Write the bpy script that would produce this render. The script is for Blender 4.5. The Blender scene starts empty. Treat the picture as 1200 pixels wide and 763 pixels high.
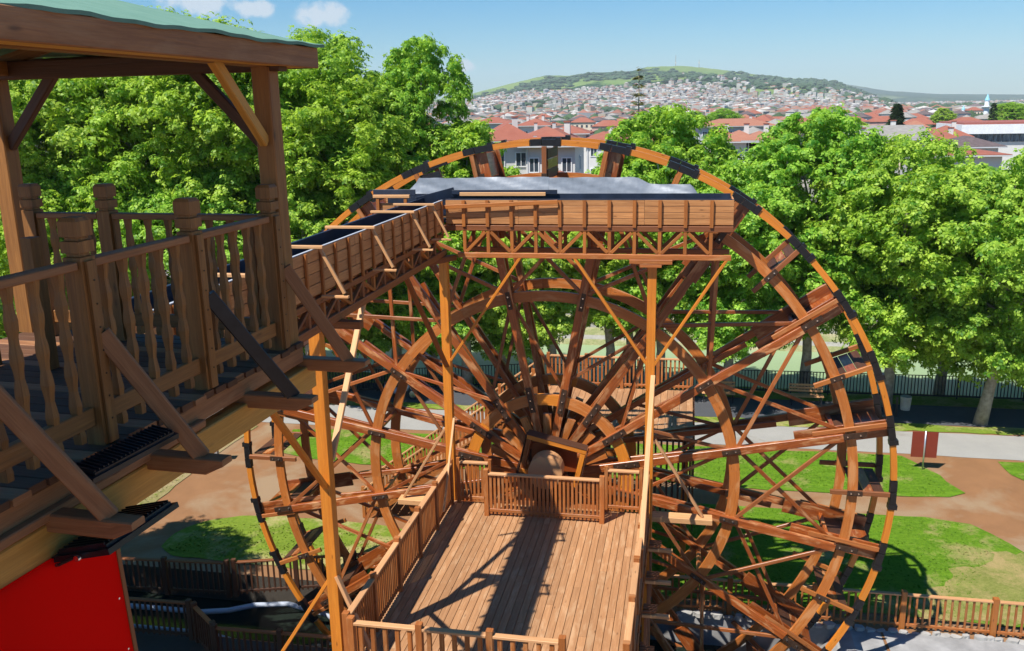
import bpy, math, random
import numpy as np
from mathutils import Vector, Matrix
random.seed(7); rng = np.random.default_rng(7)
S = bpy.context.scene
COL = S.collection
pi = math.pi
CAMZ = 13.4                                   # eye height above the park ground

# ------------------------------------------------------------------ camera
cam = bpy.data.cameras.new('camera'); cam.lens = 31.23; cam.sensor_width = 36
cam.clip_start = 0.1; cam.clip_end = 40000
co = bpy.data.objects.new('camera', cam); COL.objects.link(co); S.camera = co
_Y = Vector((210, -258, 1041)).normalized(); _D = Vector((85, 4269, 1041)).normalized()
_D = (_D - _D.dot(_Y) * _Y).normalized(); _Z = -_D; _X = _Y.cross(_Z)
M3 = Matrix((_X, _Y, _Z)).transposed()        # world -> camera (right, down, forward)
rot = Matrix((M3[0], -M3[1], -M3[2])).transposed()
co.matrix_world = Matrix.Translation((0, 0, CAMZ)) @ rot.to_4x4()

# ------------------------------------------------------------------ world, sun, exposure
SUNV = Vector((-0.372, -0.50, 1.0)).normalized()      # towards the sun
elev = math.asin(SUNV.z); azim = math.atan2(SUNV.x, SUNV.y)
w = bpy.data.worlds.new('World'); S.world = w; w.use_nodes = True
nt = w.node_tree; nt.nodes.clear()
def N(nt, t, **k):
    n = nt.nodes.new(t)
    for a, b in k.items():
        if a in n.inputs.keys(): n.inputs[a].default_value = b
        else: setattr(n, a, b)
    return n
sky = N(nt, 'ShaderNodeTexSky'); sky.sky_type = 'NISHITA'; sky.sun_disc = False
sky.sun_elevation = elev; sky.sun_rotation = azim
sky.air_density = 1.0; sky.dust_density = 0.25; sky.ozone_density = 2.4; sky.altitude = 100
bg = N(nt, 'ShaderNodeBackground'); bg.inputs[1].default_value = 0.072
out = N(nt, 'ShaderNodeOutputWorld')
nt.links.new(bg.outputs[0], out.inputs[0])
# small fair weather clouds, scattered all round the sky
geo = N(nt, 'ShaderNodeTexCoord')
def vmath(op, a, b=None):
    n = N(nt, 'ShaderNodeVectorMath'); n.operation = op
    nt.links.new(a, n.inputs[0])
    if b is not None:
        if isinstance(b, (tuple, Vector)): n.inputs[1].default_value = b
        else: nt.links.new(b, n.inputs[1])
    return n
def fm(nt, op, a, b=None, clamp=False):
    n = nt.nodes.new('ShaderNodeMath'); n.operation = op; n.use_clamp = clamp
    for i, v in enumerate((a, b)):
        if v is None: continue
        if isinstance(v, (int, float)): n.inputs[i].default_value = v
        else: nt.links.new(v, n.inputs[i])
    return n.outputs[0]
nz = N(nt, 'ShaderNodeTexNoise'); nz.inputs['Scale'].default_value = 38; nz.inputs['Detail'].default_value = 6
nz.inputs['Roughness'].default_value = 0.6
nt.links.new(geo.outputs['Generated'], nz.inputs['Vector'])
tot = None
def cdir(az, el): return Vector((math.sin(math.radians(az)) * math.cos(math.radians(el)), math.cos(math.radians(az)) * math.cos(math.radians(el)), math.sin(math.radians(el))))
clouds = [(-22.4, 5.7, 2.0), (-29.5, 6.5, 2.8), (-33.6, 7.2, 2.4), (-26.5, 6.0, 1.6), (-14.0, 2.6, 1.2), (-37.5, 7.6, 1.6)]
for k in range(16): clouds.append((30 + k * 18.5 + (k * 37 % 11), 7 + (k * 29 % 9), 1.4 + (k * 13 % 7) * .25))
for az, el, r in clouds:
    d = cdir(az, el)
    sub = vmath('SUBTRACT', geo.outputs['Generated'], d)
    mul = vmath('MULTIPLY', sub.outputs[0], (1, 1, 2.1))
    ln = vmath('LENGTH', mul.outputs[0]); rr = math.radians(r)
    v = fm(nt, 'SUBTRACT', 1.0, fm(nt, 'DIVIDE', ln.outputs['Value'], rr), True)
    tot = v if tot is None else fm(nt, 'MAXIMUM', tot, v)
cm = fm(nt, 'ADD', tot, fm(nt, 'MULTIPLY', fm(nt, 'SUBTRACT', nz.outputs['Fac'], .5), 2.2))
cm = fm(nt, 'MULTIPLY', fm(nt, 'SUBTRACT', cm, .08), 2.6, True)
cm = fm(nt, 'MULTIPLY', cm, fm(nt, 'MULTIPLY', tot, 4.0, True))
mx = N(nt, 'ShaderNodeMix'); mx.data_type = 'RGBA'
hsn = N(nt, 'ShaderNodeHueSaturation'); hsn.inputs['Saturation'].default_value = 1.38
skm = N(nt, 'ShaderNodeMix'); skm.data_type = 'RGBA'; skm.blend_type = 'MULTIPLY'; skm.inputs[0].default_value = 1; nt.links.new(sky.outputs[0], skm.inputs[6]); skm.inputs[7].default_value = (.80, .99, 1.12, 1); nt.links.new(skm.outputs[2], hsn.inputs['Color'])
nt.links.new(fm(nt, 'MULTIPLY', cm, .75), mx.inputs[0]); nt.links.new(hsn.outputs[0], mx.inputs[6]); mx.inputs[7].default_value = (7.5, 7.8, 8.2, 1)
nt.links.new(mx.outputs[2], bg.inputs[0])

sl = bpy.data.lights.new('sun', 'SUN'); sl.energy = 5.0; sl.angle = math.radians(.5); sl.color = (1, .95, .87)
so = bpy.data.objects.new('sun', sl); COL.objects.link(so)
so.rotation_euler = (-SUNV).to_track_quat('-Z', 'Y').to_euler(); so.location = (0, 0, 60)
vs = S.view_settings; vs.view_transform = 'Standard'; vs.look = 'None'; vs.gamma = 1; vs.use_curve_mapping = False
vs.exposure = 0.62
S.cycles.volume_bounces = 0; S.cycles.max_bounces = 7; S.cycles.transparent_max_bounces = 6

# ------------------------------------------------------------------ materials
MATS = {}
def newmat(name):
    m = bpy.data.materials.new(name); m.use_nodes = True; n = m.node_tree
    b = n.nodes['Principled BSDF']; MATS[name] = m
    return m, n, b
def mixc(n, fac, a, b):
    x = n.nodes.new('ShaderNodeMix'); x.data_type = 'RGBA'
    for i, v in ((0, fac), (6, a), (7, b)):
        if isinstance(v, (tuple, list)): x.inputs[i].default_value = tuple(v) + ((1,) if len(v) == 3 else ())
        elif isinstance(v, (int, float)): x.inputs[i].default_value = v
        else: n.links.new(v, x.inputs[i])
    return x.outputs[2]
def noise(n, vec, scale, detail=4, rough=.55, dist=0):
    x = n.nodes.new('ShaderNodeTexNoise'); x.inputs['Scale'].default_value = scale; x.inputs['Detail'].default_value = detail
    x.inputs['Roughness'].default_value = rough; x.inputs['Distortion'].default_value = dist
    if vec is not None: n.links.new(vec, x.inputs['Vector'])
    return x.outputs['Fac']
def ramp(n, f, a, b):
    x = n.nodes.new('ShaderNodeMapRange'); n.links.new(f, x.inputs[0]); x.inputs[1].default_value = a; x.inputs[2].default_value = b
    return x.outputs[0]
def bump(n, b, h, strength=.3, dist=.01):
    x = n.nodes.new('ShaderNodeBump'); x.inputs['Strength'].default_value = strength; x.inputs['Distance'].default_value = dist
    n.links.new(h, x.inputs['Height']); n.links.new(x.outputs[0], b.inputs['Normal'])
def vscale(n, v, s):
    x = n.nodes.new('ShaderNodeVectorMath'); x.operation = 'MULTIPLY'; n.links.new(v, x.inputs[0]); x.inputs[1].default_value = s
    return x.outputs[0]

def wood(name, dark, mid, light, rough=.55, wear=None, wearamt=0, var=.25, coat=0, knots=True):
    dark, mid, light = [(c[0] * .92, c[1] * .74, c[2] * .54) for c in (dark, mid, light)]
    if wear: wear = (wear[0] * .95, wear[1] * .84, wear[2] * .68)
    m, n, b = newmat(name)
    uv = n.nodes.new('ShaderNodeTexCoord'); oi = n.nodes.new('ShaderNodeObjectInfo')
    off = n.nodes.new('ShaderNodeVectorMath'); off.operation = 'MULTIPLY'
    cx = n.nodes.new('ShaderNodeCombineXYZ')
    n.links.new(oi.outputs['Random'], cx.inputs[0]); n.links.new(oi.outputs['Random'], cx.inputs[1]); n.links.new(oi.outputs['Random'], cx.inputs[2])
    n.links.new(cx.outputs[0], off.inputs[0]); off.inputs[1].default_value = (91, 37, 53)
    ad = n.nodes.new('ShaderNodeVectorMath'); ad.operation = 'ADD'
    n.links.new(uv.outputs['UV'], ad.inputs[0]); n.links.new(off.outputs[0], ad.inputs[1])
    v = ad.outputs[0]
    g1 = noise(n, vscale(n, v, (1.3, 26, 1)), 1.0, 5, .6, .6)
    g2 = noise(n, vscale(n, v, (6, 150, 1)), 1.0, 3, .6)
    g3 = noise(n, vscale(n, v, (.9, 3, 1)), 1.0, 3, .5)
    c = mixc(n, ramp(n, g1, .3, .72), dark, light)
    c = mixc(n, .45, c, mid)
    c = mixc(n, fm(n, 'MULTIPLY', ramp(n, g2, .35, .75), .5), c, dark)
    if knots:
        vo = n.nodes.new('ShaderNodeTexVoronoi'); vo.inputs['Scale'].default_value = 1
        n.links.new(vscale(n, v, (2.2, 7, 1)), vo.inputs['Vector'])
        c = mixc(n, fm(n, 'MULTIPLY', fm(n, 'SUBTRACT', 1, ramp(n, vo.outputs['Distance'], .03, .13), True), .75), c, tuple(x * .35 for x in dark))
    if wear:
        wn = noise(n, vscale(n, v, (1.1, 4, 1)), 1.6, 4, .6, .3)
        c = mixc(n, fm(n, 'MULTIPLY', ramp(n, wn, .52, .66), wearamt), c, wear)
    hs = n.nodes.new('ShaderNodeHueSaturation')
    n.links.new(c, hs.inputs['Color'])
    val = fm(n, 'ADD', 1 - var / 2, fm(n, 'MULTIPLY', oi.outputs['Random'], var))
    val = fm(n, 'MULTIPLY', val, fm(n, 'ADD', .88, fm(n, 'MULTIPLY', g3, .24)))
    n.links.new(val, hs.inputs['Value'])
    n.links.new(hs.outputs[0], b.inputs['Base Color'])
    b.inputs['Roughness'].default_value = rough
    if coat: b.inputs['Coat Weight'].default_value = coat; b.inputs['Coat Roughness'].default_value = .25
    bump(n, b, fm(n, 'ADD', g1, fm(n, 'MULTIPLY', g2, .4)), .55, .008)
    return m
wood('rail_wood', (.20, .065, .018), (.42, .165, .05), (.55, .25, .085), .5, (.55, .36, .2), .3, .3)
wood('rail_cap_wood', (.42, .24, .13), (.62, .40, .24), (.72, .50, .33), .6, None, 0, .2)
wood('orange_wood', (.46, .16, .022), (.74, .31, .042), (.80, .38, .06), .4, None, 0, .15, .15)
wood('ring_wood', (.30, .10, .022), (.50, .19, .045), (.60, .27, .08), .45, (.58, .33, .17), .5, .3, .15)
wood('spoke_wood', (.12, .028, .006), (.34, .09, .022), (.52, .19, .05), .36, (.60, .36, .20), .65, .5, .3)
wood('brace_wood', (.20, .06, .02), (.38, .14, .045), (.48, .20, .07), .45, (.5, .3, .16), .4, .5, .15)
wood('deck_wood', (.27, .155, .085), (.43, .265, .155), (.53, .35, .22), .75, (.58, .43, .30), .4, .26)
wood('flume_wood', (.30, .14, .055), (.60, .34, .16), (.74, .45, .23), .6, None, 0, .3)
wood('stud_wood', (.24, .085, .02), (.44, .18, .045), (.52, .24, .07), .5, None, 0, .3)
wood('pale_wood', (.50, .30, .16), (.70, .47, .28), (.78, .56, .36), .65, None, 0, .15)
wood('brown_wood', (.13, .045, .014), (.29, .115, .042), (.40, .18, .08), .55, None, 0, .3)
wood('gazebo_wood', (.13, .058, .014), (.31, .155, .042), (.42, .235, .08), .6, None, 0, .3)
wood('fascia_wood', (.17, .075, .03), (.36, .19, .09), (.46, .26, .14), .65, (.46, .30, .18), .3, .15)
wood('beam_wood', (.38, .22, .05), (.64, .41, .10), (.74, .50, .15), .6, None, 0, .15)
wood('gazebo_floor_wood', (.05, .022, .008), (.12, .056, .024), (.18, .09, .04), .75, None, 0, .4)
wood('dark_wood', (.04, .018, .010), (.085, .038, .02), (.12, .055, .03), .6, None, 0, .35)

def simple(name, col, rough=.5, metal=0, nscale=0, namt=.2, bmp=0, coord='Object', spec=None, second=None):
    m, n, b = newmat(name)
    tc = n.nodes.new('ShaderNodeTexCoord')
    b.inputs['Roughness'].default_value = rough; b.inputs['Metallic'].default_value = metal
    if spec is not None: b.inputs['Specular IOR Level'].default_value = spec
    if nscale:
        f = noise(n, tc.outputs[coord], nscale, 5, .6)
        f2 = noise(n, tc.outputs[coord], nscale * .23, 3, .6)
        c = mixc(n, ramp(n, f, .3, .7), tuple(x * (1 - namt) for x in col), second or tuple(min(1, x * (1 + namt)) for x in col))
        c = mixc(n, fm(n, 'MULTIPLY', ramp(n, f2, .4, .7), namt), c, tuple(x * .6 for x in col))
        n.links.new(c, b.inputs['Base Color'])
        if bmp: bump(n, b, f, bmp, .01)
    else: b.inputs['Base Color'].default_value = tuple(col) + (1,)
    return m
simple('black_metal', (.018, .018, .021), .38, .3, 9, .4, .1)
simple('plate_iron', (.055, .03, .018), .45, .25, 9, .4, .1)
simple('bolt_steel', (.75, .75, .76), .25, 1)
simple('dark_rubber', (.016, .024, .045), .42, 0, 3, .4, .3)
simple('edge_rubber', (.45, .48, .52), .5)
simple('wall_white', (.60, .59, .565), .85, 0, .7, .06)
simple('wall_cream', (.66, .56, .43), .85, 0, .7, .08)
simple('wall_pink', (.58, .36, .31), .85, 0, .7, .08)
simple('wall_brown', (.28, .09, .07), .85, 0, .7, .08)
simple('wall_grey', (.48, .49, .50), .85, 0, .7, .08)
simple('frame_white', (.75, .75, .75), .5)
simple('dark_roof', (.115, .085, .085), .8, 0, 3, .25)
simple('grey_roof', (.26, .245, .225), .85, 0, 2, .2)
simple('paint_white', (.72, .74, .76), .5, 0, 4, .1)
simple('sign_red', (.20, .03, .018), .45, 0, 3, .08)
simple('sign_steel', (.55, .57, .6), .35, .7)
simple('pipe_shaded_white', (.42, .47, .56), .4, 0, 5, .1)  # white pipe greyed, with the shade over the pool put into its colour
simple('bark', (.38, .33, .265), .9, 0, 6, .35, .6)
simple('stone_grey', (.34, .33, .31), .85, 0, 3, .2, .3)
simple('concrete', (.29, .285, .28), .9, 0, 1.1, .42, .6)
simple('tyre_black', (.02, .02, .02), .7)
simple('scooter_blue', (.28, .38, .5), .25, .2)
simple('fence_black', (.016, .016, .018), .5, .2)
simple('far_green', (.045, .085, .035), .95, 0, .05, .4)
simple('minaret_white', (.75, .78, .82), .7)
simple('minaret_blue', (.25, .55, .68), .5)
# silver sheet
m, n, b = newmat('silver_sheet'); tc = n.nodes.new('ShaderNodeTexCoord')
f = noise(n, tc.outputs['Object'], 2.2, 3, .5, .5); f2 = noise(n, tc.outputs['Object'], 7, 4, .6)
n.links.new(mixc(n, ramp(n, f2, .3, .7), (.20, .22, .25), (.27, .295, .33)), b.inputs['Base Color'])
b.inputs['Metallic'].default_value = .25; b.inputs['Roughness'].default_value = .42
bump(n, b, fm(n, 'ADD', f, fm(n, 'MULTIPLY', f2, .15)), .22, .04)
# red panel
m, n, b = newmat('red_panel'); tc = n.nodes.new('ShaderNodeTexCoord')
f = noise(n, tc.outputs['Object'], 2.2, 4, .6); f2 = noise(n, tc.outputs['Object'], 300, 2, .6)
b.inputs['Specular IOR Level'].default_value = .15
n.links.new(mixc(n, f, (.88, .006, .003), (.95, .012, .006)), b.inputs['Base Color']); b.inputs['Roughness'].default_value = .5
bump(n, b, f2, .12, .002)
t = n.nodes.new('ShaderNodeBsdfTranslucent'); t.inputs['Color'].default_value = (1.0, .02, .005, 1); mxs = n.nodes.new('ShaderNodeMixShader'); mxs.inputs[0].default_value = .78
o = n.nodes['Material Output']; n.links.new(b.outputs[0], mxs.inputs[1]); n.links.new(t.outputs[0], mxs.inputs[2]); n.links.new(mxs.outputs[0], o.inputs['Surface'])
# green roof felt
m, n, b = newmat('green_felt'); tc = n.nodes.new('ShaderNodeTexCoord')
f = noise(n, tc.outputs['Object'], 6, 5, .6); f2 = noise(n, tc.outputs['Object'], 160, 2, .7)
n.links.new(mixc(n, fm(n, 'ADD', fm(n, 'MULTIPLY', f, .6), fm(n, 'MULTIPLY', f2, .4)), (.06, .17, .12), (.20, .34, .26)), b.inputs['Base Color']); b.inputs['Roughness'].default_value = .9
bump(n, b, f2, .4, .003)
# tiles
def tiles(name, a, c2):
    m, n, b = newmat(name); tc = n.nodes.new('ShaderNodeTexCoord')
    f = noise(n, tc.outputs['Object'], 1.4, 5, .65); f2 = noise(n, tc.outputs['Object'], .22, 3, .6)
    wv = n.nodes.new('ShaderNodeTexWave'); wv.bands_direction = 'Z'; wv.inputs['Scale'].default_value = 3.2; wv.inputs['Distortion'].default_value = .6
    n.links.new(tc.outputs['Object'], wv.inputs['Vector'])
    c = mixc(n, f, a, c2); c = mixc(n, fm(n, 'MULTIPLY', wv.outputs['Fac'], .3), c, tuple(x * .55 for x in a))
    c = mixc(n, fm(n, 'MULTIPLY', ramp(n, f2, .45, .75), .35), c, (.30, .16, .11))
    n.links.new(c, b.inputs['Base Color']); b.inputs['Roughness'].default_value = .85
tiles('red_tiles', (.24, .068, .042), (.36, .125, .08)); tiles('rust_tiles', (.29, .11, .065), (.40, .18, .115))
# glass window
m, n, b = newmat('window_glass'); b.inputs['Base Color'].default_value = (.045, .06, .08, 1); b.inputs['Roughness'].default_value = .12
m, n, b = newmat('facade_glass'); tc = n.nodes.new('ShaderNodeTexCoord')
f = noise(n, vscale(n, tc.outputs['Object'], (2.5, 1, .6)), 1, 3, .6)
n.links.new(mixc(n, ramp(n, f, .4, .65), (.02, .04, .07), (.12, .17, .22)), b.inputs['Base Color']); b.inputs['Roughness'].default_value = .15
# grass
def grassmat(name, g1, g2, dry, thr):
    m, n, b = newmat(name); tc = n.nodes.new('ShaderNodeTexCoord'); P = tc.outputs['Object']
    a = noise(n, P, 9, 6, .7); c = noise(n, P, .55, 5, .65, .4); d = noise(n, P, 45, 3, .7); e = noise(n, vscale(n, P, (.7, 2.2, 1)), 1.2, 4, .6)
    col = mixc(n, ramp(n, a, .3, .7), g1, g2)
    col = mixc(n, fm(n, 'MULTIPLY', ramp(n, e, .45, .7), .45), col, tuple(x * 1.25 for x in g2))
    col = mixc(n, ramp(n, fm(n, 'ADD', c, fm(n, 'MULTIPLY', a, .22)), thr, thr + .16), col, dry)
    col = mixc(n, fm(n, 'MULTIPLY', ramp(n, d, .4, .75), .45), col, tuple(x * .45 for x in g1))
    n.links.new(col, b.inputs['Base Color']); b.inputs['Roughness'].default_value = .95; b.inputs['Specular IOR Level'].default_value = .1
    bump(n, b, fm(n, 'ADD', a, d), .7, .05)
grassmat('lawn_green', (.06, .15, .008), (.155, .28, .018), (.36, .30, .12), .64)
grassmat('lawn_mixed', (.12, .20, .02), (.22, .29, .035), (.44, .37, .16), .60)
grassmat('lawn_dry', (.16, .17, .04), (.26, .23, .09), (.36, .28, .15), .52)
grassmat('lawn_straw', (.15, .19, .035), (.28, .27, .08), (.40, .30, .13), .56)
grassmat('bank_green', (.20, .24, .10), (.30, .31, .14), (.42, .38, .24), .55)
# dirt, paths, asphalt
def groundmat(name, a, c2, c3, s1, s2, thr=.55, bm=.4, rough=.95):
    m, n, b = newmat(name); tc = n.nodes.new('ShaderNodeTexCoord'); P = tc.outputs['Object']
    f = noise(n, P, s1, 6, .65); g = noise(n, P, s2, 5, .6, .5); h = noise(n, P, 30, 4, .7)
    c = mixc(n, f, a, c2); c = mixc(n, ramp(n, g, thr, thr + .13), c, c3)
    c = mixc(n, fm(n, 'MULTIPLY', ramp(n, h, .45, .8), .3), c, tuple(x * .5 for x in a))
    n.links.new(c, b.inputs['Base Color']); b.inputs['Roughness'].default_value = rough; bump(n, b, fm(n, 'ADD', f, h), bm, .03)
groundmat('dirt', (.17, .078, .030), (.31, .15, .062), (.28, .185, .105), .9, .3, .48)
groundmat('pale_path', (.25, .243, .232), (.35, .335, .31), (.22, .19, .16), .9, .33, .6, .2)
groundmat('asphalt', (.05, .052, .06), (.075, .078, .088), (.10, .10, .105), 2, .5, .6, .3)
groundmat('town_ground', (.22, .20, .17), (.32, .29, .25), (.10, .13, .06), .05, .02, .5, .1)
groundmat('mud_and_shade', (.045, .038, .03), (.08, .065, .05), (.05, .05, .045), 2, .6, .5, .4)  # bed of the pool; on the near ground this dark tone carries shade
# water
def water(name, col, rough, s):
    m, n, b = newmat(name); tc = n.nodes.new('ShaderNodeTexCoord')
    b.inputs['Base Color'].default_value = col + (1,); b.inputs['Roughness'].default_value = rough
    f = noise(n, vscale(n, tc.outputs['Object'], (1, 2.2, 1)), s, 4, .6); bump(n, b, f, .12, .05)
water('river_water', (.27, .37, .20), .3, 1.6); water('pool_water', (.012, .018, .014), .08, 2.5)
# leaves
def leafmat(name, a, c2, tr):
    m, n, b = newmat(name); tc = n.nodes.new('ShaderNodeTexCoord'); oi = n.nodes.new('ShaderNodeObjectInfo')
    f = noise(n, tc.outputs['Object'], 1.3, 4, .7); at = n.nodes.new('ShaderNodeAttribute'); at.attribute_name = 'rnd'
    k = fm(n, 'ADD', fm(n, 'MULTIPLY', f, .5), fm(n, 'MULTIPLY', at.outputs['Fac'], .5))
    c = mixc(n, ramp(n, k, .32, .66), a, c2)
    hs = n.nodes.new('ShaderNodeHueSaturation'); n.links.new(c, hs.inputs['Color'])
    n.links.new(fm(n, 'ADD', .485, fm(n, 'MULTIPLY', oi.outputs['Random'], .03)), hs.inputs['Hue'])
    n.links.new(hs.outputs[0], b.inputs['Base Color']); b.inputs['Roughness'].default_value = .5; b.inputs['Specular IOR Level'].default_value = .3
    t = n.nodes.new('ShaderNodeBsdfTranslucent'); n.links.new(mixc(n, .5, hs.outputs[0], tr), t.inputs['Color'])
    mxs = n.nodes.new('ShaderNodeMixShader'); mxs.inputs[0].default_value = .48
    o = n.nodes['Material Output']; n.links.new(b.outputs[0], mxs.inputs[1]); n.links.new(t.outputs[0], mxs.inputs[2]); n.links.new(mxs.outputs[0], o.inputs['Surface'])
leafmat('leaf_green', (.055, .19, .014), (.49, .70, .085), (.56, .80, .04))
leafmat('leaf_dark', (.018, .04, .014), (.035, .07, .022), (.04, .08, .02))
leafmat('leaf_brown', (.12, .13, .05), (.22, .22, .09), (.2, .2, .06))
# hills
m, n, b = newmat('hill_land'); tc = n.nodes.new('ShaderNodeTexCoord'); P = tc.outputs['Object']
f = noise(n, P, .0022, 6, .62, .4); g = noise(n, P, .012, 5, .7); h = noise(n, P, .05, 3, .7)
c = mixc(n, ramp(n, g, .3, .7), (.11, .19, .05), (.21, .27, .085))
fo = mixc(n, ramp(n, h, .3, .7), (.018, .045, .02), (.035, .075, .03))
c = mixc(n, ramp(n, fm(n, 'ADD', f, fm(n, 'MULTIPLY', g, .2)), .62, .66), c, fo)
n.links.new(c, b.inputs['Base Color']); b.inputs['Roughness'].default_value = 1; b.inputs['Specular IOR Level'].default_value = 0
m, n, b = newmat('far_hill_land'); tc = n.nodes.new('ShaderNodeTexCoord'); P = tc.outputs['Object']
f = noise(n, P, .0016, 6, .62, .4)
c = mixc(n, ramp(n, f, .56, .66), (.035, .065, .03), (.15, .19, .08))
n.links.new(c, b.inputs['Base Color']); b.inputs['Roughness'].default_value = 1; b.inputs['Specular IOR Level'].default_value = 0

def MT(name): return MATS[name]

# ------------------------------------------------------------------ helpers
MW = {}
def tag(o, label=None, cat=None, group=None, kind=None):
    if label: o['label'] = label
    if cat: o['category'] = cat
    if group: o['group'] = group
    if kind: o['kind'] = kind
    return o
def thing(name, label, cat, loc, group=None):
    o = bpy.data.objects.new(name, None); COL.objects.link(o); o.empty_display_size = .3
    o.location = loc; MW[o.name] = Matrix.Translation(loc)
    return tag(o, label, cat, group)
def put(name, mesh, parent, mw=None, mat=None):
    o = bpy.data.objects.new(name, mesh); COL.objects.link(o)
    mw = mw or Matrix.Identity(4)
    if mat and not mesh.materials: mesh.materials.append(MT(mat))
    MW[o.name] = mw
    if parent is not None:
        o.parent = parent; o.matrix_basis = MW[parent.name].inverted() @ mw
    else: o.matrix_basis = mw
    return o
def mesh(name, verts, faces, mats=None, midx=None, uvs=None, smooth=False):
    me = bpy.data.meshes.new(name); me.from_pydata([tuple(v) for v in verts], [], faces)
    for k in (mats or []): me.materials.append(MT(k))
    if midx is not None: me.polygons.foreach_set('material_index', midx)
    if uvs is not None:
        l = me.uv_layers.new(name='UVMap'); l.data.foreach_set('uv', np.array(uvs, dtype=np.float32).ravel())
    if smooth: me.polygons.foreach_set('use_smooth', [True] * len(me.polygons))
    me.update(); return me
def prism(profiles, cap=True, matname=None, closed=True):
    """profiles: list of (x, [(y,z)...]) rings along X -> verts, faces, uvs with u along the length"""
    nP = len(profiles[0][1]); V = []; F = []; UV = []
    per = [0]
    p0 = profiles[0][1]
    for i in range(nP):
        a, b2 = p0[i], p0[(i + 1) % nP]; per.append(per[-1] + math.dist(a, b2))
    for x, ring in profiles:
        for (y, z) in ring: V.append((x, y, z))
    for k in range(len(profiles) - 1):
        x0, x1 = profiles[k][0], profiles[k + 1][0]
        for i in range(nP):
            j = (i + 1) % nP
            F.append((k * nP + i, k * nP + j, (k + 1) * nP + j, (k + 1) * nP + i))
            UV += [(x0, per[i]), (x0, per[i + 1]), (x1, per[i + 1]), (x1, per[i])]
    if cap:
        F.append(tuple(range(nP - 1, -1, -1))); UV += [(p0[i][0] * .3, p0[i][1] + 5) for i in range(nP - 1, -1, -1)]
        b0 = (len(profiles) - 1) * nP; F.append(tuple(b0 + i for i in range(nP))); UV += [(ring[i][0] * .3, ring[i][1] + 5) for i in range(nP)]
    return V, F, UV
def rect(w_, t, c):
    a, b2 = w_ / 2, t / 2
    if c <= 0: return [(-a, -b2), (a, -b2), (a, b2), (-a, b2)]
    return [(-a + c, -b2), (a - c, -b2), (a, -b2 + c), (a, b2 - c), (a - c, b2), (-a + c, b2), (-a, b2 - c), (-a, -b2 + c)]
BC = {}
def beam_mesh(L, w_, t, mat, c=None, point=0):
    key = (round(L, 3), round(w_, 3), round(t, 3), mat, c, point)
    if key in BC: return BC[key]
    c = min(.008, w_ * .12, t * .12) if c is None else c
    r = rect(w_, t, c)
    if point:   # bevel the far end: underside cut away
        r2 = [(y, max(z, t * .1)) for y, z in r]
        pr = [(0, r), (L - point, r), (L, r2)]
    else: pr = [(0, r), (L, r)]
    V, F, UV = prism(pr)
    me = mesh('beam', V, F, [mat], None, UV); BC[key] = me; return me
def frame_mw(a, b, up=(0, 0, 1)):
    a, b = Vector(a), Vector(b); x = (b - a).normalized(); u = Vector(up)
    y = u.cross(x)
    if y.length < 1e-4: y = Vector((0, 1, 0)).cross(x)
    y.normalize(); z = x.cross(y)
    m_ = Matrix((x, y, z)).transposed().to_4x4(); m_.translation = a
    return m_
def beam(name, parent, a, b, w_, t, mat, up=(0, 0, 1), point=0, ext=0):
    """w_ = size across (horizontal side), t = size along 'up'"""
    a, b = Vector(a), Vector(b)
    if ext: d = (b - a).normalized(); a = a - d * ext; b = b + d * ext
    return put(name, beam_mesh((b - a).length, w_, t, mat, None, point), parent, frame_mw(a, b, up))
def W(x, y, z): return Vector((x, y, z + CAMZ))
class MB:
    def __init__(s): s.V = []; s.F = []; s.MI = []; s.mats = []
    def mi(s, m):
        if m not in s.mats: s.mats.append(m)
        return s.mats.index(m)
    def add(s, V, F, m):
        o = len(s.V); s.V += [tuple(v) for v in V]; s.F += [tuple(i + o for i in f) for f in F]; s.MI += [s.mi(m)] * len(F)
    def box(s, c, d, m, rz=0):
        V = []; cs, sn = math.cos(rz), math.sin(rz)
        for z in (-1, 1):
            for x, y in ((-1, -1), (1, -1), (1, 1), (-1, 1)):
                X, Yy = x * d[0] / 2, y * d[1] / 2
                V.append((c[0] + X * cs - Yy * sn, c[1] + X * sn + Yy * cs, c[2] + z * d[2] / 2))
        s.add(V, [(3, 2, 1, 0), (4, 5, 6, 7), (0, 1, 5, 4), (1, 2, 6, 5), (2, 3, 7, 6), (3, 0, 4, 7)], m)
    def cyl(s, a, b, r0, r1, m, n=10, cap=True):
        fm_ = frame_mw(a, b); L = (Vector(b) - Vector(a)).length
        V = [fm_ @ Vector((0, r0 * math.cos(2 * pi * k / n), r0 * math.sin(2 * pi * k / n))) for k in range(n)]
        V += [fm_ @ Vector((L, r1 * math.cos(2 * pi * k / n), r1 * math.sin(2 * pi * k / n))) for k in range(n)]
        F = [(k, (k + 1) % n, n + (k + 1) % n, n + k) for k in range(n)]
        if cap: F += [tuple(range(n - 1, -1, -1)), tuple(range(n, 2 * n))]
        s.add(V, F, m)
    def mesh(s, name, smooth=False): return mesh(name, s.V, s.F, s.mats, s.MI, None, smooth)
    def build(s, name, parent=None, smooth=False, mw=None): return put(name, s.mesh(name, smooth), parent, mw)
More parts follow.
